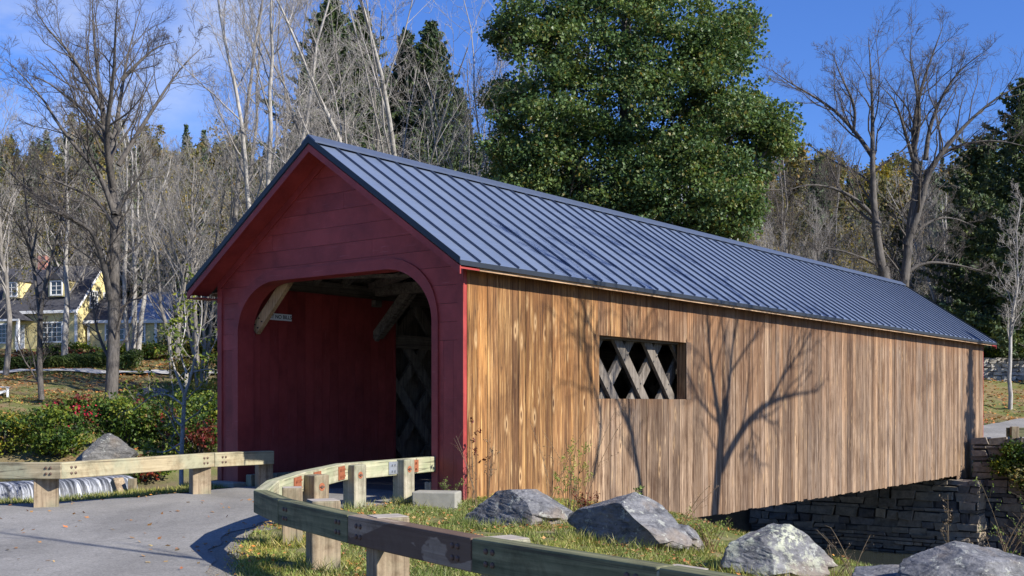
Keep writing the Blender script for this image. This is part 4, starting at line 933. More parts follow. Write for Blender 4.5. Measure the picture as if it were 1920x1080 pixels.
# T9: the spreading bare tree on the right behind the roof
T9 = [(16, 13, [(1665, 600), (1662, 540), (1655, 500)]), (11, 3, [(1655, 510), (1643, 440), (1637, 360), (1636, 290), (1636, 200), (1632, 120), (1628, 70)]),
      (11, 8, [(1690, 560), (1700, 500), (1705, 430), (1716, 370), (1720, 320)]), (8, 2, [(1718, 330), (1712, 270), (1718, 200), (1735, 140), (1755, 85), (1768, 50)]),
      (10, 2.2, [(1700, 460), (1728, 380), (1740, 320), (1790, 255), (1835, 210), (1880, 175), (1935, 150)]), (6, 1.4, [(1735, 300), (1742, 240), (1765, 180), (1800, 130), (1840, 100)]),
      (6, 1.5, [(1640, 300), (1610, 255), (1570, 210), (1525, 180), (1480, 155), (1445, 130)]), (6, 1.3, [(1650, 420), (1610, 375), (1560, 350), (1510, 345), (1470, 360)]),
      (5.5, 1.3, [(1735, 330), (1760, 290), (1810, 268), (1870, 262), (1925, 275)]), (5, 1.2, [(1712, 300), (1692, 230), (1680, 190), (1650, 160)]), (4, 1, [(1600, 250), (1605, 200), (1580, 150), (1560, 100)]),
      (5, 1.2, [(1700, 450), (1740, 415), (1780, 405), (1830, 425)]), (5, 1.2, [(1690, 520), (1730, 490), (1790, 495), (1850, 510)]), (4, 1, [(1650, 500), (1610, 480), (1560, 465), (1530, 470)]), (5, 1.2, [(1712, 290), (1725, 235), (1720, 170), (1705, 110), (1710, 70)])]
P, Rd = px_limbs(T9, 62, rg, .25); make_tree('bare_tree', levels(P, Rd, SP3, rg), 0, 'spreading leafless tree with two main stems rising behind the right end of the roof', 'tree', MT['barkdark'], MT['twig'])
# sapling at the left rail with a few yellow leaves
T4 = [(5.5, 4.5, [(340, 925), (340, 860), (343, 800), (346, 740), (350, 700)]), (3.8, 1.2, [(346, 745), (362, 690), (372, 640), (380, 590), (376, 540)]), (3.5, 1, [(346, 740), (330, 700), (318, 660), (322, 610)]), (2.6, .8, [(345, 760), (310, 735), (280, 745), (250, 770)]), (2.6, .8, [(355, 700), (390, 690), (420, 700)]), (2.6, .8, [(342, 800), (320, 780), (326, 740), (322, 715)]), (2.2, .8, [(340, 830), (310, 850), (280, 845)]), (2.4, .8, [(350, 700), (336, 660), (350, 610), (345, 570)])]
P, Rd = px_limbs(T4, 23.5, rg, .3)
make_tree('sapling', levels(P, Rd, [dict(n=6, start=.2, ratio=.5, ang=(35, 70), pts=6, wand=.22, up=.05, maxL=1.1), dict(n=5, ratio=.5, ang=(30, 60), pts=5, wand=.2, up=.02, rmin=.003)], rg), 0,
          'young tree with sparse yellow leaves just behind the left guardrail', 'tree', MT['barkpale'], MT['twigpale'], leaves=(MT['ygreen'], 3, .10, .07, 2, .42))
def gen_bare(rg, H, spread, stems, r0, lean=.1, crown=.3, up=.25):
    Ps = []; Rs = []
    for k in range(stems):
        az = rg.uniform(0, 6.28); d = np.array([math.cos(az), math.sin(az), 0])*(lean if stems > 1 else lean*.3)
        h = H*rg.uniform(.85, 1.05); t = np.linspace(0, 1, 14)[:, None]
        p = d*(t*.5+t**2)*h+np.array([0, 0, 1])*t*h; p[:, :2] += np.cumsum(rg.normal(size=(14, 2))*H*.006, 0)
        p[:, :2] += np.array([math.cos(az), math.sin(az)])*(r0*.8 if stems > 1 else 0)
        Ps.append(p); Rs.append(r0*rg.uniform(.75, 1)*np.linspace(1, .16, 14)**1.0)
    return levels(np.array(Ps), np.array(Rs), [dict(n=max(10, int(26/stems)), start=crown, ratio=spread, ang=(28, 55), pts=8, wand=.12, up=up, fall=.75), dict(n=9, ratio=.45, start=.2, ang=(28, 55), pts=6, wand=.16, up=.2, rmin=.010), dict(n=6, ratio=.5, ang=(25, 55), pts=5, wand=.18, up=.15, rmin=.008), dict(n=4, ratio=.5, ang=(25, 50), pts=4, wand=.2, up=.1, rmin=.006)], rg)
def place(outs, x, y): 
    z = float(terr(np.array([x]), np.array([y]))[0])-.1; return [(P+np.array([x, y, z]), Rd) for P, Rd in outs]
def pxy(px, D): return (px-CX)/F*D, D
# tall pale trees behind the portal gable
for (px, D, H, sprd, st, r0, lean, seed, lb, mats) in [
    (430, 62, 25, .38, 2, .21, .07, 1, 'tall pale two stemmed bare tree above the left slope of the gable', ('barkgrey', 'twigpale')),
    (505, 58, 24, .36, 3, .24, .09, 2, 'tall pale three stemmed bare tree directly left of the roof peak', ('barkpale', 'twigpale')),
    (560, 66, 27, .34, 1, .21, .03, 3, 'tall single stemmed bare tree before the dark conifers', ('barkgrey', 'twigpale')),
    (792, 52, 19.5, .50, 5, .22, .30, 4, 'fan shaped many stemmed bare tree behind the roof ridge', ('barkpale', 'twigpale')),
    (690, 60, 20, .45, 3, .2, .18, 5, 'shorter spreading bare tree behind the ridge below the conifers', ('barkgrey', 'twigpale')),
    (905, 90, 27, .22, 2, .2, .04, 6, 'thin upright bare tree in the gap left of the green maple', ('barkdark', 'twig')),
    (255, 78, 17, .40, 4, .21, .10, 7, 'pale many stemmed tree in front of the yellow annex', ('barkpale', 'twigpale')),
    (120, 80, 17, .42, 1, .25, .05, 8, 'single pale trunked tree before the yellow house windows', ('barkpale', 'twigpale')),
    (372, 74, 15, .42, 2, .24, .10, 9, 'grey bare tree between the annex and the red portal', ('barkgrey', 'twigpale')),
    (10, 70, 16, .45, 1, .2, .05, 10, 'bare grey tree at the left picture edge', ('barkgrey', 'twigpale')),
    (1895, 58, 12.0, .26, 1, .13, .16, 11, 'slim pale bare tree before the dark pine at the right edge', ('barkpale', 'twigpale')),
    (1480, 85, 17, .40, 2, .16, .06, 12, 'grey bare tree between the maple and the spreading tree', ('barkgrey', 'twig')),
    (1560, 95, 18, .36, 1, .16, .04, 13, 'thin straight bare tree left of the spreading tree', ('barkgrey', 'twig')),
    (1780, 80, 13, .50, 3, .16, .2, 14, 'low wide pale bare tree above the far end of the roof', ('barkpale', 'twigpale'))]:
    rg2 = np.random.default_rng(seed+40); o = gen_bare(rg2, H, sprd, st, r0, lean); x, y = pxy(px, D)
    make_tree('bare_tree', place(o, x, y), 0, lb, 'tree', MT[mats[0]], MT[mats[1]])
# the tree out of frame whose shadow falls on the plank wall
def shadow_pt(s, z, k):                                  # the point k metres towards the sun from the wall point (s, z)
    q = bw(s, 0); a = np.array([math.cos(SUN_AZ), math.sin(SUN_AZ)]); return np.array([q[0]+a[0]*k, q[1]+a[1]*k, z+math.tan(SUN_EL)*k])
KS = 11.5
def wl(px, py):                                          # wall coordinates under a pixel
    rt = (px-CX)/F; s = (rt*PR[1]-PR[0])/(Ld[0]-rt*Ld[1]); D = PR[1]+s*Ld[1]; return s, (HY-py)/F*D
TS = [(13, 12, [(1338, 965), (1345, 880), (1352, 800), (1358, 760)]), (7.5, 3, [(1352, 820), (1338, 740), (1330, 680), (1325, 610), (1322, 560), (1318, 480)]), (6, 2.2, [(1356, 780), (1368, 700), (1372, 640), (1385, 580), (1400, 500)]),
      (9, 4, [(1350, 880), (1375, 830), (1405, 785), (1440, 755), (1490, 740), (1530, 735)]), (3.5, 1.5, [(1440, 755), (1470, 700), (1500, 660), (1530, 600), (1540, 540)]), (3, 1.2, [(1350, 800), (1320, 770), (1295, 720), (1280, 680)]), (3, 1.2, [(1405, 785), (1410, 840), (1425, 870)]), (3, 1.2, [(1368, 700), (1400, 650), (1430, 610), (1450, 560)]), (3, 1.2, [(1318, 480), (1290, 390), (1230, 300)]), (3, 1.2, [(1400, 500), (1400, 400), (1350, 300)])]
TS2 = [(6, 4, [(1205, 960), (1195, 880), (1180, 800), (1160, 740)]), (4, 2, [(1185, 820), (1150, 740), (1115, 640), (1085, 560), (1070, 480)]), (4, 2, [(1190, 860), (1175, 780), (1180, 700), (1190, 640), (1195, 560)]), (4, 2, [(1110, 900), (1130, 780), (1100, 700), (1090, 600)]), (3.5, 1.5, [(1085, 560), (1060, 450), (1030, 340)]), (3, 1.2, [(1195, 560), (1180, 450), (1130, 340)])]
def trunk_down(P, Rd):                                   # continue the first limb down to the ground
    b = P[0, 0]; d = np.array([.02, -.01, -1]); z = float(terr(np.array([b[0]]), np.array([b[1]]))[0])
    tp = np.array([b+np.array([(1-u)*.5, (1-u)*-.3, 0])*0+np.array([0, 0, (z-.3-b[2])*u]) for u in np.linspace(1, 0, 14)]); tp[:, 0] += .25*np.sin(np.linspace(0, 3.1, 14)); return tp, np.linspace(Rd[0, 0]*1.6, Rd[0, 0], 14)
for (defs, KK, lb, sd) in ((TS, KS, 'leafless forked tree standing on the river bank in the sun, right of the boulders', 77), (TS2, KS-1.0, 'slender leafless tree on the river bank nearer the boulders', 78)):
    rg3 = np.random.default_rng(sd); Ps = []; Rs = []
    for r0, r1, pts in defs:
        Ps.append(limb([shadow_pt(*wl(*p), KK+rg3.normal()*.2) for p in pts])); Rs.append(np.linspace(r0, r1 if pts[0] == (1338, 965) else r1*.3, 14)*.0132)
    P = np.array(Ps); Rd = np.array(Rs); tp, tr_ = trunk_down(P, Rd); P = np.concatenate([tp[None], P]); Rd = np.concatenate([tr_[None], Rd])
    outs = levels(P, Rd, [dict(n=12, start=.22, ratio=.5, ang=(30, 60), pts=6, wand=.16, up=.2, maxL=3.0, rmin=.017), dict(n=6, ratio=.5, ang=(28, 60), pts=5, wand=.18, up=.1, rmin=.011)], rg3)
    outs[1] = (outs[1][0][12:], outs[1][1][12:]); outs[2] = (outs[2][0][72:], outs[2][1][72:])
    make_tree('bare_tree', outs, 0, lb, 'tree', MT['barkdark'], MT['twig'])
# slim pole-straight tree right of the camera whose thin shadow crosses the road
rg3 = np.random.default_rng(5); t = np.linspace(0, 1, 14)[:, None]; p = np.array([[4.7, 6.0, -2.0]])+t*np.array([[.15, .1, 9.6]]); outs = levels(p[None], np.linspace(.085, .02, 14)[None], [dict(n=9, start=.45, ratio=.14, pts=5, wand=.1, up=.3), dict(n=4, ratio=.4, pts=4)], rg3)
make_tree('bare_tree', outs, 0, 'slim straight leafless tree beside the guardrail end', 'tree', MT['barkgrey'], MT['twig'])
# ------------------------------------------------------------ the big green maple: limbs, then many leaf clusters in uneven lobes
rg = np.random.default_rng(99); DM = 47.0
lobes = [(1165, 60, 190, 125), (1010, 50, 82, 62), (1050, 195, 125, 95), (1250, 190, 165, 130), (1330, 270, 120, 80), (990, 290, 85, 95), (1120, 330, 170, 105), (1300, 345, 130, 90), (1425, 240, 72, 42), (1345, 100, 72, 85), (1180, -60, 160, 90), (1395, 215, 60, 36),
         (1370, 400, 62, 62), (960, 340, 60, 75), (1230, 420, 140, 60), (1060, 400, 130, 50), (1455, 262, 38, 26), (950, 60, 30, 36), (1385, 45, 40, 45), (1385, 320, 60, 50), (940, 190, 30, 45)]
base_z = float(terr(np.array([(1165-CX)/F*DM]), np.array([DM]))[0])
tb = np.array([(1165-CX)/F*DM, DM, base_z])
maple = empty('maple_tree', tuple(tb), 0, 'huge green leafed maple behind the middle of the roof', 'tree')
cent = []; cl_r = []
for (px, py, rx, ry) in lobes:
    c = wp(px, py, DM+rg.uniform(-1.5, 1.5)); ax, az = rx/F*DM, ry/F*DM; ay = min(ax, 3.6)*.9
    vol = ax*az*ay; n = int(20+24*(ax*az))
    d = rg.normal(size=(n, 3)); d /= np.linalg.norm(d, axis=1, keepdims=True); rr = (rg.uniform(.05, 1.0, n)**.42*np.where(rg.random(n) < .14, 1.2, 1.0))[:, None]
    cent.append(c+d*rr*np.array([ax, ay, az])); cl_r.append(rg.uniform(.30, .66, n))
cent = np.concatenate(cent); cl_r = np.concatenate(cl_r)
# second set: big shadowy inner clusters seen through the gaps
k = cl_r**2*330; cnt = np.maximum(k.astype(int), 24); Q = np.repeat(cent, cnt, 0); rr = np.repeat(cl_r, cnt)
g3 = rg.normal(size=(len(Q), 3)); g3 /= np.linalg.norm(g3, axis=1, keepdims=True); g3 *= (rg.random((len(Q), 1))**.45)
Q = Q+g3*rr[:, None]*np.array([1.25, 1.25, .72]); v, f = leaf_quads(Q-tb, rg.uniform(.06, .20, len(Q)), rg, .8, .85)
mesh_np('crown', v, f.ravel(), np.full(len(f), 3), MT['maple'], maple)
print('maple leaves', len(Q))
forkz = 5.0; Pl = []; Rl = []
trk = limb([(0, 0, -.1), (.1, 0, 2.5), (0, .1, 5.5), (.3, 0, 9), (.2, 0, 14), (.1, 0, 18)])
Pl.append(trk); Rl.append(np.linspace(.55, .08, 14))
for (px, py, rx, ry) in lobes:
    c = wp(px, py, DM+rg.uniform(-1, 1))-tb; h = rg.uniform(.25, .55)*c[2]; s0 = np.array([np.interp(h, trk[:, 2], trk[:, 0]), 0, h]); mid = s0*.45+c*.55+np.array([0, 0, -.8])
    Pl.append(limb([s0, mid, c])); Rl.append(np.linspace(.19, .04, 14))
outs = levels(np.array(Pl), np.array(Rl), [dict(n=8, start=.35, ratio=.34, pts=6, up=.1, maxL=3), dict(n=5, ratio=.5, pts=5, rmin=.012)], rg)
tree_mesh(outs, [0], 'trunk', MT['barkdark'], maple); tree_mesh(outs, [1, 2], 'limbs', MT['barkdark'], maple)
# ------------------------------------------------------------ conifers
def conifer_geo(rg, H, wid, step=.5, leafn=9, droop=.25, size=.5, start=.12, irr=.25, pine=False):
    zs = []; z = H*start
    tr = np.array([[0, 0, 0], [0, 0, H*.5], [.0, 0, H]]); P = []; 
    Qp = []; Qd = []; Br = []
    while z < H*.985:
        u = (z/H-start)/(1-start); r = wid*(1-u)**(.75 if not pine else .5)*rg.uniform(1-irr, 1+irr*.6)+.12
        nb = int(rg.integers(5, 8)) if not pine else int(rg.integers(3, 6))
        a0 = rg.uniform(0, 6.28)
        for b in range(nb):
            az = a0+b*6.283/nb+rg.uniform(-.3, .3); rb = r*rg.uniform(.7, 1.1); d = np.array([math.cos(az), math.sin(az), -droop+.55*u])
            t = np.linspace(.0, 1, 5)[:, None]; pts = np.array([0, 0, z])+d*t*rb+np.array([0, 0, .18*rb])*(t**2); Br.append(pts)
            n = max(4, int(leafn*rb)); tt = rg.uniform(.12, 1, n)[:, None]; q = np.array([0, 0, z])+d*tt*rb+np.array([0, 0, .18*rb])*(tt**2)
            sw = np.array([-math.sin(az), math.cos(az), 0]); wdt = (1.05-tt)*rb*.32+.08
            q = q+sw*rg.uniform(-1, 1, (n, 1))*wdt+np.array([0, 0, -1])*rg.uniform(0, .22, (n, 1)); Qp.append(q)
        z += step*rg.uniform(.7, 1.2)*(1-.45*u)
    Q = np.concatenate(Qp); v, f = leaf_quads(Q, rg.uniform(.6, 1.2, len(Q))*size, rg, .5, .42, .15)
    V, Fq = tubes(tr[None], np.array([[H*.012+.04, H*.008, .02]]), 7)
    B = np.array(Br); bv, bf = tubes(B, np.tile(np.linspace(.035, .008, 5), (len(B), 1)), 3)
    return v, f, np.concatenate([V, bv]), np.concatenate([Fq, bf+len(V)])
def conifer(px, D, top_py, wid, seed, label, **kw):
    rg = np.random.default_rng(seed); x, y = pxy(px, D); z = float(terr(np.array([x]), np.array([y]))[0])-.1; H = (HY-top_py)/F*D-z
    v, f, tv, tf = conifer_geo(rg, H, wid, **kw); t = empty('conifer_tree', (x, y, z), 0, label, 'tree')
    mesh_np('crown', v, f.ravel(), np.full(len(f), 3), MT['needle'], t); mesh_np('trunk', tv, tf.ravel(), np.full(len(tf), 4), MT['barkdark'], t, smooth=True)
conifer(622, 84, -12, 8.2, 1, 'tallest dark conifer, its top leaving the frame above the roof peak', leafn=40, step=.42, size=.40, irr=.4)
conifer(678, 86, 6, 5.8, 2, 'pointed dark conifer right beside the tallest one', leafn=40, step=.42, size=.40, irr=.4)
conifer(762, 90, 48, 4.6, 3, 'slim dark conifer between the two pairs of pointed tops', leafn=40, step=.42, size=.40, irr=.4)
conifer(808, 88, 34, 6.2, 4, 'rightmost pointed dark conifer behind the fan shaped bare tree', leafn=40, step=.42, size=.40, irr=.4)
conifer(725, 95, 120, 5.0, 5, 'lower dark conifer in the dip between the pointed ones', leafn=30, step=.45, size=.42)
conifer(860, 96, 160, 5.0, 6, 'lower dark conifer toward the maple', leafn=30, step=.45, size=.42)
conifer(585, 92, 90, 4.4, 7, 'half hidden conifer left of the tallest one', leafn=30, step=.45, size=.42)
conifer(1935, 66, 150, 5.6, 8, 'big dark pine filling the right edge of the picture', leafn=44, step=.62, size=.42, droop=.02, start=.08, irr=.5, pine=True)
conifer(1865, 78, 305, 4.2, 9, 'smaller dark pine left of the big one at the right edge', leafn=40, step=.55, size=.42, droop=.02, start=.05, irr=.5, pine=True)
conifer(1800, 92, 395, 4.5, 10, 'low dark pine behind the far end of the roof', leafn=36, step=.55, size=.45, droop=.05, start=.03, irr=.4, pine=True)
conifer(1845, 74, 250, 4.6, 21, 'dark pine rising behind the pale slim tree at the right', leafn=44, step=.6, size=.42, droop=.02, start=.08, irr=.5, pine=True)
conifer(1900, 70, 470, 4.0, 16, 'low bushy dark pine above the stone wall', leafn=44, step=.5, size=.4, droop=.05, start=.02, irr=.4, pine=True)
# ------------------------------------------------------------ the wooded hillside: one mass of far trees
def merge_forest(items, name, mat, nv):
    Vs = []; Fs = []; n = 0
    for (v, f), x, y, z, s, a in items:
        c, s_ = math.cos(a), math.sin(a); w = v*s; w = np.stack([w[:, 0]*c-w[:, 1]*s_+x, w[:, 0]*s_+w[:, 1]*c+y, w[:, 2]+z], 1); Vs.append(w.astype(np.float32)); Fs.append(f+n); n += len(w)
    V = np.concatenate(Vs); Fq = np.concatenate(Fs); o = mesh_np(name, V, Fq.ravel(), np.full(len(Fq), Fq.shape[1]), mat); return o
rg = np.random.default_rng(4)
con = [conifer_geo(np.random.default_rng(50+i), 14+2*i, 2.6, step=.8, leafn=10, size=.8) for i in range(3)]
bares = []; fol = []
for i in range(4):
    o = gen_bare(np.random.default_rng(60+i), 12+i, .38, 1+i % 2, .14, .06); V = []; Fq = []; n = 0
    for l in range(4):
        P, Rd = o[l]; kk = slice(None)
        if l == 3: sel = np.random.default_rng(i).random(len(P)) < .35; P, Rd = P[sel], Rd[sel]*1.6
        v, f = tubes(P, Rd*1.15, 4 if l == 0 else 3); V.append(v); Fq.append(f+n); n += len(v)
    bares.append((np.concatenate(V), np.concatenate(Fq)))
    P = o[3][0]; sel = np.random.default_rng(i+9).random(len(P)) < .7; Q = P[sel][:, 1:].reshape(-1, 3); Q = Q+rg.normal(size=Q.shape)*.25; fol.append(leaf_quads(Q, rg.uniform(.25, .5, len(Q)), rg, .3, .8))
itc, itt, itb, itf, ity = [], [], [], [], []
y = 98.
while y < 245:
    x = -.56*y-12
    while x < .60*y+14:
        xx = x+rg.uniform(-1.6, 1.6); yy = y+rg.uniform(-2, 2); px = xx/yy*F+CX
        if (560 < px < 1400 and yy < 150 and rg.random() < .75) or (-27 > xx > -60 and yy < 104): x += 4.2; continue
        z = float(hbase(np.array([xx]), np.array([yy]))[0]); a = rg.uniform(0, 6.28); u = rg.random(); cf = .46+.25*sstep(150, 215, yy)
        if vnoise(np.array([xx]), np.array([yy]), 22, 7)[0] > .12: cf += .25
        if u < cf: k = rg.integers(3); s = rg.uniform(.6, 1.0); itc.append(((con[k][0], con[k][1]), xx, yy, z-.5, s, a)); itt.append(((con[k][2], con[k][3]), xx, yy, z-.5, s, a))
        else:
            k = rg.integers(4); s = rg.uniform(.6, 1.05); itb.append((bares[k], xx, yy, z-.5, s, a))
            if u > .52: (itf if rg.random() < (.72 if xx < 0 else .93) else ity).append((fol[k], xx, yy, z-.5, s, a))
        x += rg.uniform(3.2, 5.2)*(1+(yy-98)/260)
    y += 4.2*(1+(y-98)/200)
tag(merge_forest(itc, 'hillside_conifers', MT['needlehill'], 0), 'dark evergreens massed on the wooded hillside', 'wood', kind='stuff')
tag(merge_forest(itt, 'hillside_conifer_trunks', MT['barkgrey'], 0), 'trunks of the evergreens on the wooded hillside', 'wood', kind='stuff')
tag(merge_forest(itb, 'hillside_bare_trees', MT['twigpale'], 0), 'grey leafless trees massed on the wooded hillside', 'wood', kind='stuff')
tag(merge_forest(itf, 'hillside_olive_foliage', MT['olive'], 0), 'olive and rusty autumn leaves on the wooded hillside', 'foliage', kind='stuff')
tag(merge_forest(ity, 'hillside_yellow_foliage', MT['yellowleaf'], 0), 'yellow autumn leaves on the wooded hillside', 'foliage', kind='stuff')
print('forest', len(itc), len(itb))
# understorey trees on the lower slope, each a thing of its own (copies of four shapes)
protos = []
def copy_tree(o, parent=None):
    c = o.copy(); C.objects.link(c); c.parent = parent
    for ch in [q for q in bpy.data.objects if q.parent == o]: copy_tree(ch, c)
    return c
kinds = [('leafless grey tree with fine pale twigs on the lower slope behind the river', None), ('half bare tree keeping yellow leaves on the lower slope', 'yellowleaf'), ('half bare tree keeping olive and rusty leaves on the lower slope', 'olive'), ('thin many stemmed leafless tree on the lower slope', None)]
for i, (lb, lf) in enumerate(kinds):
    o = gen_bare(np.random.default_rng(80+i), 11+i, .42, 1 if i < 3 else 3, .13, .12, crown=.18)
    o = [(P+np.array([0, 0, 0.]), Rd) for P, Rd in o]
    sel = np.random.default_rng(i).random(len(o[4][0])) < .5; o[4] = (o[4][0][sel], o[4][1][sel])
    protos.append(make_tree('understorey_tree', o, 0, lb, 'tree', MT['barkgrey'], MT['twigpale'], 'understorey trees on the lower slope, '+lb.split(' tree')[0], leaves=(MT[lf], 2, .22, .2, 3, .16) if lf else None))
spots = [(30, 96, 0, 'above the left end of the dark house roof'), (75, 99, 2, 'behind the yellow house chimney'), (165, 100, 1, 'behind the gable end of the yellow house'), (205, 97, 2, 'uphill behind the largest dark tree trunk'), (235, 98, 0, 'behind the roof of the low annex'), (290, 96, 1, 'behind the pale metal annex roof'), (320, 86, 1, 'right beside the annex porch'), (345, 98, 2, 'uphill from the annex, left of the gable tip'), (395, 92, 0, 'against the lower left tip of the gable roof'), (415, 84, 1, 'hidden low behind the left gable eave'), (450, 80, 2, 'halfway down the left gable slope'), (480, 95, 1, 'seen over the middle of the left gable slope'), (540, 78, 0, 'just left of the roof peak'), (590, 80, 3, 'right at the roof peak'), (640, 74, 3, 'below the tallest conifer at the ridge'), (330, 70, 3, 'at the garden path end near the sapling'), (150, 92, 0, 'touching the corner of the yellow house'), (48, 101, 1, 'highest above the yellow house roof'), (-5, 88, 2, 'cut by the left picture edge'), (380, 62, 3, 'on the slope beside the red portal'),
         (1430, 88, 3, 'at the right skirt of the green maple'), (1470, 96, 2, 'a little right of the maple, uphill'), (1510, 90, 0, 'midway between maple and spreading tree'), (1540, 82, 3, 'left of the spreading tree, near the ridge line'), (1590, 88, 2, 'left behind the first stem of the spreading tree'), (1620, 94, 1, 'directly behind the fork of the spreading tree'), (1680, 86, 3, 'between the two stems of the spreading tree'), (1730, 92, 2, 'right behind the second stem of the spreading tree'), (1760, 76, 3, 'over the far end of the roof'), (1830, 84, 0, 'in front of the lower dark pines'), (1450, 75, 0, 'low against the ridge right of the maple'), (1400, 92, 1, 'half covered by the maple crown'), (850, 72, 3, 'left of the maple beside the fan shaped tree'), (900, 80, 3, 'against the left skirt of the maple'), (720, 70, 3, 'at the ridge under the dip of the conifers'), (880, 66, 0, 'between the fan shaped tree and the maple'), (940, 84, 0, 'behind the left lobes of the maple')]
short = ['leafless grey tree ', 'half bare yellow leafed tree ', 'half bare rusty olive tree ', 'thin many stemmed bare tree ']
for n_, (px, D, k, lbl) in enumerate(spots):
    first = not any(s_[2] == k for s_ in spots[:n_]); o = protos[k] if first else copy_tree(protos[k]); x, y = pxy(px, D)
    o['label'] = short[k]+lbl; o['group'] = 'understorey trees on the lower slope'; o.location = (x, y, float(terr(np.array([x]), np.array([y]))[0])-.1); o.rotation_euler = (0, 0, rg.uniform(0, 6.28)); s = rg.uniform(.8, 1.15)*(.78 if px > 1380 else 1); o.scale = (s, s, s)
# ------------------------------------------------------------ shrubs, hedges
def shrub(name, px, D, wx, h, mats, label, n=2600, leaf=.12, cat='shrub', wy=None, z=None, seed=0, stems=True):
    rg = np.random.default_rng(seed+int(px)*3); x, y = pxy(px, D); zz = float(terr(np.array([x]), np.array([y]))[0]) if z is None else z; wy = wy or wx*.8
    t = empty(name, (x, y, zz), 0, label, cat)
    nc = max(6, int(16*wx*h)); c = rg.normal(size=(nc, 3)); c /= np.linalg.norm(c, axis=1, keepdims=True); c = c*rg.uniform(.45, 1, (nc, 1))*np.array([wx, wy, h*.5]); c[:, 2] += h*.5
    each = n//nc; V = []; 
    for i, mt in enumerate(mats):
        cc = c[i::len(mats)]; Q = np.repeat(cc, each, 0); Q = Q+rg.normal(size=Q.shape)*.17*np.array([1.2, 1.2, .8])*(wx*.5+.5); Q[:, 2] = np.maximum(Q[:, 2], .02)
        v, f = leaf_quads(Q, rg.uniform(.6, 1.3, len(Q))*leaf, rg, .5, .75); mesh_np('foliage', v, f.ravel(), np.full(len(f), 3), MT[mt], t)
    if stems:
        st = []
        for q in c[::max(1, nc//12)]: st.append(limb([(0+q[0]*.15, q[1]*.15, -.05), q*.5+np.array([0, 0, .05]), q], 6))
        v, f = tubes(np.array(st), np.tile(np.linspace(.03, .006, 6), (len(st), 1)), 4); mesh_np('stems', v, f.ravel(), np.full(len(f), 4), MT['twig'], t, smooth=True)
    return t
for a in [(10, 36, 1.1, 1.5, ['ygreen', 'yellowleaf', 'green'], 'yellow green shrub at the left edge above the falls'), (60, 38, 1.2, 1.3, ['green', 'olive'], 'dull green shrub left of the flowering bush'), (112, 35.5, 1.1, 2.1, ['ygreen', 'green'], 'bright yellow green bush with a few pink flowers left of the outcrop'),
          (150, 41, 1.0, 1.6, ['redleaf', 'green', 'flower'], 'reddish bush with pink flower clusters behind the rock outcrop'), (190, 42, 1.4, 1.4, ['green', 'green', 'olive'], 'green bush behind the rock outcrop at the trunk foot'), (235, 37, 1.5, 2.0, ['green', 'ygreen', 'green'], 'large rounded green bush right of the rock outcrop'),
          (262, 33.5, .9, 1.2, ['green', 'green', 'redleaf'], 'low dark green bush at the waterline right of the falls'), (285, 40, 1.4, 1.7, ['green', 'redleaf', 'green'], 'dark green and wine red bush left of the sapling'), (318, 37, 1.2, 1.6, ['olive', 'green', 'redleaf'], 'brownish green tangle behind the sapling'), (370, 36, 1.2, 1.5, ['ygreen', 'green', 'redleaf'], 'bright green bush with red sprigs right of the sapling'),
          (400, 40, 1.3, 1.9, ['ygreen', 'green'], 'yellow green bush against the red portal corner'), (255, 26.8, .62, .9, ['yellowleaf', 'olive'], 'orange yellow bush low beneath the left guardrail'), (300, 27.2, .6, .8, ['redleaf', 'olive'], 'low red brown bush beneath the left guardrail'), (205, 50, 1.6, .9, ['green', 'olive'], 'low green bush around the big dark trunk'),
          (330, 48, 1.6, 1.1, ['green', 'ygreen'], 'loose green bush on the slope behind the sapling'), (378, 50, 1.4, 1.3, ['green', 'olive'], 'green bush on the slope beside the portal'), (35, 44, 1.4, .7, ['olive', 'green'], 'low brown green growth below the lawn at the left'), (395, 58, 1.4, 1.6, ['yellowleaf', 'ygreen'], 'yellow leafed bush by the drive beside the portal'), (350, 66, 1.3, 1.7, ['yellowleaf', 'olive'], 'sparse yellow bush by the garden path')]:
    shrub('shrub', a[0], a[1], a[2]*.9, a[3]*.82, a[4], a[5], n=int(1900*a[2]*a[3]/1.5)+400)
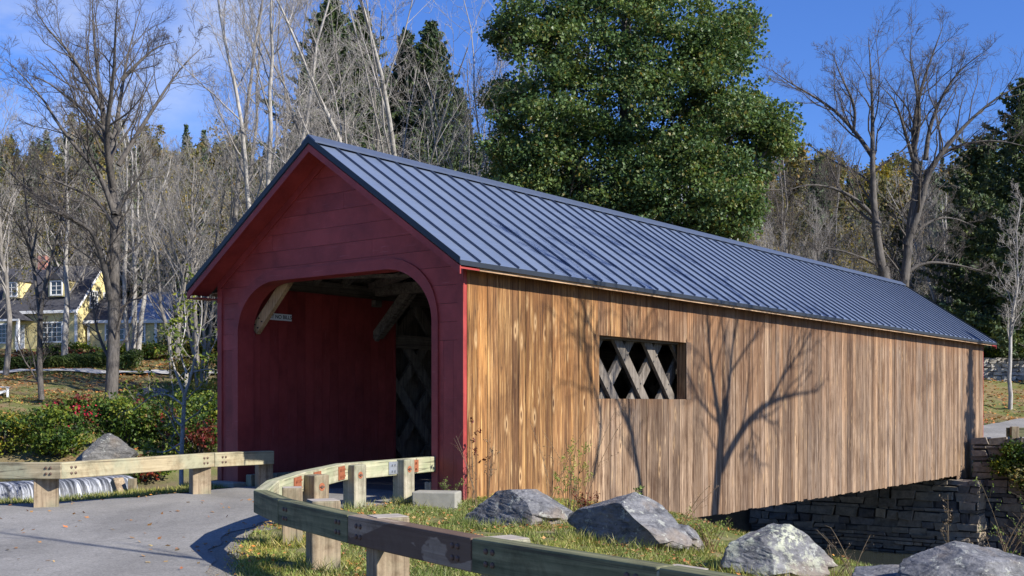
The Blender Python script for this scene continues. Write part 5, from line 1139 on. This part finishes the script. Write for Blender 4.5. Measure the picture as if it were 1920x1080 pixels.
# hedge and planting before the yellow house
for (px0, px1, D, h, mt, lb) in [(-60, 205, 76, .8, ['hedge'], 'long clipped dark green hedge above the garden path'), (225, 262, 75, 1.1, ['hedge', 'green'], 'short round dark hedge clump right of the big trunk')]:
    rg = np.random.default_rng(3); x0, x1 = (px0-CX)/F*D, (px1-CX)/F*D; n = int((x1-x0)*2300); Q = np.stack([rg.uniform(x0, x1, n), D+rg.uniform(-.8, .8, n), np.zeros(n)], 1); zz = terr(Q[:, 0], Q[:, 1])
    hh = h*(1+.3*vnoise(Q[:, 0], Q[:, 1], .9, 5)); Q[:, 2] = zz+hh*rg.random(n)**.5; v, f = leaf_quads(Q, rg.uniform(.08, .17, n), rg, .3, .7); o = mesh_np('hedge', v, f.ravel(), np.full(len(f), 3), MT[mt[0]]); tag(o, lb, 'hedge')
for a in [(40, 84, 1.6, .8, ['olive', 'redleaf'], 'rusty low planting before the yellow house porch'), (100, 86, 1.2, 1.2, ['green'], 'dark shrub under the yellow house window'), (150, 85, 1.5, 1.5, ['ygreen', 'green'], 'light green shrub at the corner of the yellow house'), (170, 82, 1.6, .8, ['redleaf', 'olive'], 'red brown low shrubs between house and hedge'), (232, 85, 1.5, 1.3, ['ygreen', 'green'], 'yellow green bush before the annex wall'),
          (300, 83, 1.6, 1.6, ['green', 'olive'], 'grey green bush before the annex porch'), (340, 88, 1.8, 2.6, ['green', 'olive'], 'tall dark shrub right of the annex'), (380, 84, 1.8, 1.8, ['yellowleaf', 'green'], 'yellow dotted shrub by the drive'), (195, 79, 1.0, .9, ['green'], 'small green bush on the terrace edge')]:
    shrub('shrub', a[0], a[1], a[2], a[3]*.65, a[4], a[5], n=1700, leaf=.2)
for a in [(1862, 67, 1.9, 3.2, ['ygreen', 'green'], 'bright green hedge bush at the bridge end of the stone wall'), (1905, 67, 1.9, 3.0, ['green', 'ygreen'], 'green bush on top of the stone wall at the picture edge'), (1950, 67, 1.9, 3.0, ['green'], 'green bush past the picture edge on the stone wall'), (1890, 73, 2.6, 2.6, ['ygreen', 'olive'], 'tall green shrub behind the stone wall bushes')]:
    shrub('shrub', a[0], a[1], a[2], a[3], a[4], a[5], n=4500, leaf=.17)
# vines and growth on the wing wall, under the bridge and on the near bank
p1 = bw(25.2, -2.2)
for (p, wx, h, mats, lb, z) in [(bw(25.0, -2.4), 1.0, 1.6, ['green', 'olive'], 'trailing vine over the middle of the wing wall', -2.9), (bw(25.3, -1.5), .7, 1.0, ['green', 'ygreen'], 'vine hanging at the corner of the wing wall', -2.3), (bw(25.6, -3.6), 1.3, .9, ['ygreen', 'olive'], 'pale green vine along the top of the wing wall', -1.5), (bw(25.2, -4.4), 1.2, 2.2, ['green', 'ygreen'], 'leafy tangle covering the right part of the wing wall', -4.0),
                                 (bw(8.2, .2), 1.3, .8, ['green', 'green'], 'dark ground growth beneath the plank wall', None), (bw(9.5, 3), 1.6, 1.0, ['green'], 'shaded shrub under the bridge floor', None), ((4.9, 15.2), .7, .5, ['green', 'olive'], 'dark brambles on the bank behind the lichened boulder', None)]:
    shrub('vine' if 'vine' in lb or 'tangle' in lb else 'shrub', (p[0]/p[1])*F+CX, p[1], wx, h, mats, lb, n=2200, leaf=.11, cat='vine' if 'vine' in lb or 'tangle' in lb else 'shrub', wy=.35 if z else None, z=z)
# ------------------------------------------------------------ yellow house across the river
def gable(root, x0, x1, y0, y1, z0, ze, zr, wall, roofm, ov=.3, ridge='x', trim=True):
    yc = (y0+y1)/2; m = MB(); m.box(x0, x1, y0, y1, z0, ze)
    m.prism([(x0, y0, ze), (x0, yc, zr), (x0, y1, ze)], (x1-x0, 0, 0)); m.build('wall', wall, root)
    m = MB(); sl = (zr-ze)/((y1-y0)/2)
    for sg in (-1, 1):
        e = (y1-y0)/2+ov; P = [(x0-ov, yc, zr+.16), (x0-ov, yc+sg*e, zr+.16-sl*e), (x0-ov, yc+sg*e, zr+.02-sl*e), (x0-ov, yc, zr+.02)]; m.prism(P, (x1-x0+2*ov, 0, 0))
    rf = m.build('roof', roofm, root)
    if trim:
        m = MB()
        for xe, dx in ((x0-ov-.03, .03), (x1+ov, .03)):
            for sg in (-1, 1):
                e = (y1-y0)/2+ov; m.prism([(xe, yc, zr+.1), (xe, yc+sg*e, zr+.1-sl*e), (xe, yc+sg*e, zr-.16-sl*e), (xe, yc, zr-.16)], (dx, 0, 0))
        m.box(x0-ov, x1+ov, y0-ov-.04, y0-ov, ze-sl*ov-.14, ze-sl*ov+.1); m.build('trim', MT['white'], rf)
        for xx in (x0, x1):
            m = MB(); m.box(xx-.1, xx+.1, y0-.03, y0+.1, z0, ze-.02); m.build('corner_trim', MT['white'], root)
    return rf
def window(root, x, y, z, w, h, face='y', cols=3, rows=4, sg=-1, bay=0):
    # casing, glass and glazing bars; face 'y' looks along -y, face 'x' along +x
    def bx(m, a0, a1, d0, d1, b0, b1):
        if face == 'y': m.box(a0, a1, y-d1, y-d0, b0, b1)
        else: m.box(x+d0, x+d1, a0, a1, b0, b1)
    c = x if face == 'y' else y; f = MB()
    for a0, a1, b0, b1 in ((c-w/2-.12, c-w/2, z-.12, z+h+.12), (c+w/2, c+w/2+.12, z-.12, z+h+.12), (c-w/2, c+w/2, z+h, z+h+.12), (c-w/2, c+w/2, z-.12, z)): bx(f, a0, a1, .005, .07, b0, b1)
    for k in range(1, cols): bx(f, c-w/2+w*k/cols-.02, c-w/2+w*k/cols+.02, .03, .05, z, z+h)
    for k in range(1, rows): bx(f, c-w/2, c+w/2, .028, .048, z+h*k/rows-.02, z+h*k/rows+.02)
    o = f.build('window', MT['white'], root); g_ = MB(); bx(g_, c-w/2, c+w/2, .008, .02, z, z+h); g_.build('pane', MT['glass'], o)
DH = 90; hx = (142-CX)/F*DH; hz = float(terr(np.array([hx]), np.array([DH]))[0])
house = empty('yellow_house', (hx, DH, hz), R(-16), 'yellow clapboard house with dark roof, dormer and white trim across the river', 'house')
gable(house, -13, 0, 0, 6.2, -.6, 3.45, 7.0, MT['yellow'], MT['shingle'])
window(house, -2.2, 0, .75, 1.8, 1.45, cols=4); window(house, -6.8, 0, .75, 1.0, 1.4); window(house, -8.8, 0, .75, 1.0, 1.4)
window(house, 0, 2.2, 3.6, .85, 1.25, 'x'); window(house, 0, 4.0, 3.6, .85, 1.25, 'x'); window(house, 0, 2.6, .8, .9, 1.4, 'x')
m = MB(); m.box(-2.9, -1.3, .4, 2.2, 4.35, 5.75); d_ = m.build('dormer', MT['yellow'], house); m = MB(); m.prism([(-3.05, .25, 5.72), (-1.15, .25, 5.72), (-2.1, .25, 6.3)], (0, 2.6, 0)); m.build('dormer_roof', MT['shingle'], d_); window(house, -2.1, .4, 4.55, .95, 1.0, cols=2, rows=3)
m = MB(); m.box(-7.2, -5.6, .4, 2.2, 4.35, 5.75); d_ = m.build('dormer', MT['yellow'], house); m = MB(); m.prism([(-7.35, .25, 5.72), (-5.45, .25, 5.72), (-6.4, .25, 6.3)], (0, 2.6, 0)); m.build('dormer_roof', MT['shingle'], d_); window(house, -6.4, .4, 4.55, .95, 1.0, cols=2, rows=3)
m = MB(); m.box(-5.9, -5.2, 2.9, 3.6, 6.6, 8.1); m.build('chimney', MT['brick'], house)
pr = MB(); pr.prism([(-6.6, -1.9, 2.4), (-3.9, -1.9, 2.4), (-5.25, -1.9, 3.3)], (0, 1.9, 0)); po = pr.build('porch_roof', MT['shingle'], house)
for xx in (-6.4, -4.15): m = MB(); m.box(xx, xx+.2, -1.8, -1.6, -.5, 2.4); m.build('porch_column', MT['white'], house)
m = MB(); m.box(-6.75, -3.75, -2.02, -1.9, 2.28, 2.44); m.build('porch_trim', MT['white'], house)
m = MB(); m.box(-5.7, -4.8, -.07, -.02, 0, 2.1); m.build('door', MT['white'], house)
annex = empty('house_annex', ((160-CX)/F*90.5, 90.5, hz), R(-9), 'low yellow annex with pale metal roof and white porch posts', 'house')
gable(annex, 0, 4.4, .5, 5.0, -.6, 2.55, 4.2, MT['yellow'], MT['shingle']); window(annex, 2.3, .5, .9, 1.5, 1.2, cols=4, rows=3)
gable(annex, 4.4, 7.2, -.4, 4.4, -.6, 2.5, 4.6, MT['yellow'], MT['greymetal']); window(annex, 4.95, -.4, .7, .6, 1.5, cols=2); window(annex, 7.2, 1.0, .6, .9, 1.6, 'x', cols=2); window(annex, 7.2, 2.6, .6, .9, 1.6, 'x', cols=2)
for xx in (6.2,): m = MB(); m.box(xx, xx+.2, -.62, -.44, -.5, 2.4); m.build('porch_post', MT['white'], annex)
far_h = empty('white_house', ((-8-CX)/F*112, 112, hz+3), R(20), 'white gabled house roof far left behind the trees', 'house'); gable(far_h, -3, 3, 0, 6, 0, 3.6, 6.6, MT['white'], MT['shingle']); window(far_h, 3, 2.9, 3.2, .8, 1.2, 'x', cols=2)
# white meeting house glimpsed through the maple
cx_, cy_ = pxy(1255, 84); ch = empty('white_church', (cx_, cy_, float(terr(np.array([cx_]), np.array([cy_]))[0])), R(-20), 'white church with square tower glimpsed through the green maple', 'church')
gable(ch, -1, 4, 0, 6, -1, 8, 11, MT['white'], MT['shingle']); m = MB(); m.box(-1.6, 1.2, 2.6, 5.4, 8, 14.2); tw = m.build('tower', MT['white'], ch); m = MB(); m.prism([(-1.8, 2.4, 14.2), (1.4, 2.4, 14.2), (1.4, 5.6, 14.2), (-1.8, 5.6, 14.2)], (0, 0, .2)); m.build('cornice', MT['white'], tw)
for xx in (.8, 2.6): window(ch, xx, 0, 3, 1.0, 3.2, cols=2, rows=5)
# ------------------------------------------------------------ white slatted garden chair
x, y = pxy(3, 62); z = float(terr(np.array([x]), np.array([y]))[0]); ac = empty('garden_chair', (x, y, z), R(115), 'white slatted wooden garden chair on the lawn at the left edge', 'chair')
m = MB()
for k in range(6):
    a = (k-2.5)*.1; m.beam((a*.8, .22, .30), (a*1.25, .52, .95+.08*math.cos(a*5)), .085, .02, up=(0, -1, .4))
m.build('backrest', MT['white'], ac)
m = MB()
for k in range(5): m.box(-.29, .29, -.32+k*.115, -.225+k*.115, .37-k*.02, .392-k*.02)
m.build('seat', MT['white'], ac)
for sg in (-1, 1):
    m = MB(); m.box(sg*.36-.07, sg*.36+.07, -.42, .36, .55, .575); m.build('armrest', MT['white'], ac)
    m = MB(); m.box(sg*.33-.02, sg*.33+.02, -.36, -.24, 0, .55); m.build('leg', MT['white'], ac)
    m = MB(); m.beam((sg*.33, -.2, .34), (sg*.33, .6, .04), .03, .12); m.build('leg', MT['white'], ac)
# ------------------------------------------------------------ grass, fallen leaves
rg = np.random.default_rng(17)
def grass_field(xr, yr, n, hgt, cond, wid=.008):
    x = rg.uniform(*xr, n); y = rg.uniform(*yr, n); k = cond(x, y); x, y = x[k], y[k]; z = terr(x, y)-.005; n = len(x)
    h = hgt*rg.uniform(.4, 1.4, n); a = rg.uniform(0, 6.28, n); ln = rg.normal(size=(n, 2))*.55*h[:, None]; w = wid*rg.uniform(.7, 1.5, n)
    dx, dy = np.cos(a)*w, np.sin(a)*w; B = np.stack([x, y, z], 1)
    V = np.stack([B+np.stack([-dx, -dy, 0*dx], 1), B+np.stack([dx, dy, 0*dx], 1), B+np.stack([ln[:, 0], ln[:, 1], h], 1)], 1).reshape(-1, 3)
    return V
inside_road = lambda x, y: inpoly(road_poly[::3], x, y)
dR = lambda x, y: np.minimum(np.abs(sdist(RBs[::3], x, y)), np.abs(sdist(LBs[::3], x, y)))
patch = lambda x, y: vnoise(x, y, .55, 12)+.5*vnoise(x, y, .2, 13)
under = lambda x, y: ((x-PR[0])*Td[0]+(y-PR[1])*Td[1] > -.03) & ((x-PR[0])*Ld[0]+(y-PR[1])*Ld[1] > -.1)
Vn = grass_field((-4, 8), (6.5, 22.5), 330000, .060, lambda x, y: (~inside_road(x, y)) & (dR(x, y) > .10+.25*rg.random(len(x))) & (~under(x, y)) & (patch(x, y) > -.22) & (sdist(BN, x, y) < 1.2) & (np.abs(x) < y*.5), .006)
Vl = grass_field((-16, -4.5), (15.5, 22), 60000, .08, lambda x, y: (~inside_road(x, y)) & (dR(x, y) > .15) & (hbase(x, y) > -2.6) & (~under(x, y)), .008)
Vr = grass_field((-40, 2), (34, 72), 150000, .10, lambda x, y: (x > -y*.5) & (vnoise(x, y, 6, 22) > -.05) & (hbase(x, y) > -1.6), .03)
rocks = [o_ for o_ in bpy.data.objects if o_.name.startswith(('boulder', 'concrete_block')) and o_.location.y < 20]
def near_rock(x, y):
    r = np.zeros(x.shape, bool)
    for o_ in rocks:
        d_ = np.hypot((x-o_.location.x)/max(.2, o_.dimensions.x*.5), (y-o_.location.y)/max(.2, o_.dimensions.y*.5)); r |= (d_ > .78) & (d_ < 1.22)
    return r
posts_ = [o_.matrix_basis.translation+o_.parent.location for o_ in bpy.data.objects if o_.name.startswith('post') and o_.parent and o_.parent.name.startswith('guardrail')]
def near_post(x, y):
    r = np.zeros(x.shape, bool)
    for p_ in posts_: r |= np.hypot(x-p_.x, y-p_.y) < .30
    return r
Vk = grass_field((-5, 7), (7.5, 18), 260000, .13, lambda x, y: (near_rock(x, y) | near_post(x, y)) & (~inside_road(x, y)) & (rg.random(len(x)) < .6), .006)
V = np.concatenate([Vn, Vl, Vr, Vk]); o = mesh_np('grass', V, np.arange(len(V)), np.full(len(V)//3, 3), MT['grassblade']); tag(o, 'short autumn grass on the verge and banks', 'grass', kind='stuff')
# low clover-like leaves mixed into the near grass
n = 26000; x = rg.uniform(-4, 8, n); y = rg.uniform(6.5, 22, n); k = (~inside_road(x, y)) & (dR(x, y) > .2) & (~under(x, y)) & (patch(x, y) > -.1) & (np.abs(x) < y*.5); x, y = x[k], y[k]
v, f = leaf_quads(np.stack([x, y, terr(x, y)+rg.uniform(.01, .05, len(x))], 1), rg.uniform(.02, .045, len(x)), rg, 0, .9); tag(mesh_np('clover', v, f.ravel(), np.full(len(f), 3), MT['weedgreen']), 'small round weeds mixed in the verge grass', 'ground cover', kind='stuff')
def litter(name, label, xr, yr, n, size, cond, mat='fallen', zt=None, lift=.02):
    x = rg.uniform(*xr, n); y = rg.uniform(*yr, n); k = cond(x, y); x, y = x[k], y[k]; z = (terr if zt is None else zt)(x, y)+rg.uniform(lift*.5, lift*2, len(x))
    n = len(x); nrm = rg.normal(size=(n, 3))*.35+np.array([0, 0, 1]); nrm /= np.linalg.norm(nrm, axis=1, keepdims=True); a = np.cross(nrm, rg.normal(size=(n, 3))); a /= np.linalg.norm(a, axis=1, keepdims=True); b = np.cross(nrm, a); s = (size*rg.uniform(.5, 1.2, n))[:, None]
    P = np.stack([x, y, z], 1); V = np.stack([P-a*s*.5, P-b*s*.35, P+a*s*.15-b*s*.15, P+a*s*.5, P+b*s*.4, P-a*s*.1+b*s*.12], 1).reshape(-1, 3)
    Fq = (np.arange(n)[:, None]*6+np.arange(6)[None]); return tag(mesh_np(name, V, Fq.ravel(), np.full(n, 6), MT[mat]), label, 'fallen leaves', kind='stuff')
litter('fallen_leaves', 'orange and tan fallen leaves scattered over the verge grass', (-4, 8), (6.5, 22), 34000, .055, lambda x, y: (~inside_road(x, y)) & (dR(x, y) > .1) & (~under(x, y)) & (sdist(BN, x, y) < 1) & (vnoise(x, y, .7, 31)+rg.random(len(x))*.6 > .28), lift=.035)
litter('road_leaves', 'a few dry leaves lying on the road', (-9, 0), (9, 18), 260, .075, lambda x, y: inside_road(x, y), zt=lambda x, y: hbase(x, y)+.016, lift=.008)
litter('verge_leaves', 'dry leaves gathered along the road edge', (-9, 2), (8, 19), 2600, .055, lambda x, y: (dR(x, y) < .32*rg.random(len(x))+.02) & (~under(x, y)), zt=lambda x, y: hbase(x, y)+.02, lift=.01)
litter('bank_leaves', 'rust coloured leaves covering the far bank and garden slope', (-42, 4), (36, 90), 90000, .22, lambda x, y: (x > -y*.5) & (x < -y*.2) & (hbase(x, y) > -1.7) & ((y > 57) | (rg.random(len(x)) < .35)) & (vnoise(x, y, 5, 33)+.6*vnoise(x, y, 1.3, 35)+rg.random(len(x))*.5 > .1) & ~((y > 71) & (y < 74)), lift=.03)
litter('slope_leaves', 'dry leaves on the grass slope below the dry stone wall', (20, 50), (52, 66), 9000, .2, lambda x, y: x > 0, lift=.03)
# ------------------------------------------------------------ weeds against the plank wall and among the boulders
def weed(px, D, h, n, label, mats, spread=.25, leafn=40, seed=0, leaf=.03, arch=.3, seedy=True):
    rg = np.random.default_rng(seed+int(px)); x, y = pxy(px, D); z = float(terr(np.array([x]), np.array([y]))[0]); t = empty('weed', (x, y, z), 0, label, 'weed'); st = []
    for k in range(n):
        a = rg.uniform(0, 6.28); d = np.array([math.cos(a), math.sin(a)*.5]); hh = h*rg.uniform(.55, 1.05); L_ = np.linspace(0, 1, 8)[:, None]; p = np.concatenate([d*(L_*.3+L_**2*arch)*hh*spread*2+rg.normal(size=2)*.03, L_*hh], 1); st.append(p)
    st = np.array(st); outs = levels(st, np.tile(np.linspace(.0055, .0022, 8), (n, 1)), [dict(n=5, start=.35, ratio=.25, pts=5, wand=.2, up=.2, rmin=.002)], rg)
    tree_mesh(outs, [0, 1], 'stems', MT['weed'], t); Q = outs[1][0][:, 2:].reshape(-1, 3); Q = Q[rg.random(len(Q)) < .8]; Q = np.repeat(Q, max(1, leafn//10), 0); Q = Q+rg.normal(size=Q.shape)*.016
    v, f = leaf_quads(Q, rg.uniform(.5, 1.2, len(Q))*leaf, rg, .2, .5); mesh_np('leaves', v, f.ravel(), np.full(len(f), 3), MT[mats], t)
weed(915, 17.0, 1.25, 3, 'tall dark seeded weed stalks against the first planks', 'weed', .12, 50, leaf=.03)
weed(890, 16.6, 1.1, 4, 'thin arching vine stems at the red corner', 'redleaf', .3, 10, leaf=.03)
weed(1030, 16.4, 1.35, 5, 'loose dry weed stalks behind the split boulder', 'weed', .35, 10, leaf=.025)
weed(1065, 15.4, 1.0, 8, 'green bushy weed with tall stems between the two big boulders', 'weedgreen', .28, 70, leaf=.035)
weed(1090, 15.8, 1.5, 5, 'tallest dry stalks leaning right between the two big boulders', 'weed', .38, 12, leaf=.03)
weed(1200, 14.6, .78, 2, 'single green sprig above the pointed boulder', 'weedgreen', .08, 60, leaf=.045)
weed(1275, 14.6, .75, 3, 'dry stalk leaning right behind the pointed boulder', 'weed', .7, 10, leaf=.025)
weed(1330, 13.3, .45, 14, 'green grassy weed right of the pointed boulder', 'weedgreen', .5, 30, leaf=.03)
weed(1565, 12.2, .45, 6, 'dry brown stalks right of the lichened boulder', 'weed', .6, 12, leaf=.02)
weed(1600, 12.4, .55, 4, 'thin dry stalks between lichened and flat boulders', 'weed', .6, 10, leaf=.02)
weed(1778, 12.6, .95, 2, 'upright brown seed spike above the right boulders', 'weed', .06, 60, leaf=.03)
weed(1865, 12.2, .85, 6, 'dry stalks behind the boulder at the picture edge', 'weed', .4, 14, leaf=.025)
weed(1905, 11.6, 1.15, 6, 'pale flowered weeds at the right picture edge', 'weedgreen', .3, 40, leaf=.03)
weed(1105, 14.9, .4, 10, 'red leaved low weed beside the split boulder', 'redleaf', .5, 50, leaf=.035)
weed(845, 16.9, .35, 8, 'green weed tuft around the concrete block', 'weedgreen', .5, 30, leaf=.03)
weed(884, 17.05, 1.35, 1, 'red creeper leaves climbing the first plank', 'redleaf', .03, 60, leaf=.06)



# a narrow leafy tree out of frame whose shadow dapples the far end of the plank wall
q = bw(26.0, 0)+np.array([math.cos(SUN_AZ), math.sin(SUN_AZ)])*13.5; z = float(terr(np.array([q[0]]), np.array([q[1]]))[0])-.1
v, f, tv, tf = conifer_geo(np.random.default_rng(6), 11.5-z, 1.25, step=.38, leafn=26, size=.3, start=.3, irr=.5); t = empty('young_pine', (q[0], q[1], z), 0, 'narrow young pine on the river bank past the right picture edge', 'tree')
mesh_np('crown', v, f.ravel(), np.full(len(f), 3), MT['needle'], t); mesh_np('trunk', tv, tf.ravel(), np.full(len(tf), 4), MT['barkdark'], t, smooth=True)
# dark guardrail stub by the far road
fg = empty('guardrail_stub', (*bw(28.2, -1.5), -1.6), RZ+R(-60), 'short dark guardrail piece by the lane beyond the bridge', 'guardrail')
m = MB(); m.box(-.9, .9, -.07, .07, .5, .82); m.build('rail_board', MT['railgreen'], fg, bevel=.01)
for xx in (-.7, .7): m = MB(); m.box(xx-.12, xx+.12, -.3, -.075, 0, .86); m.build('post', MT['post'], fg, bevel=.01)
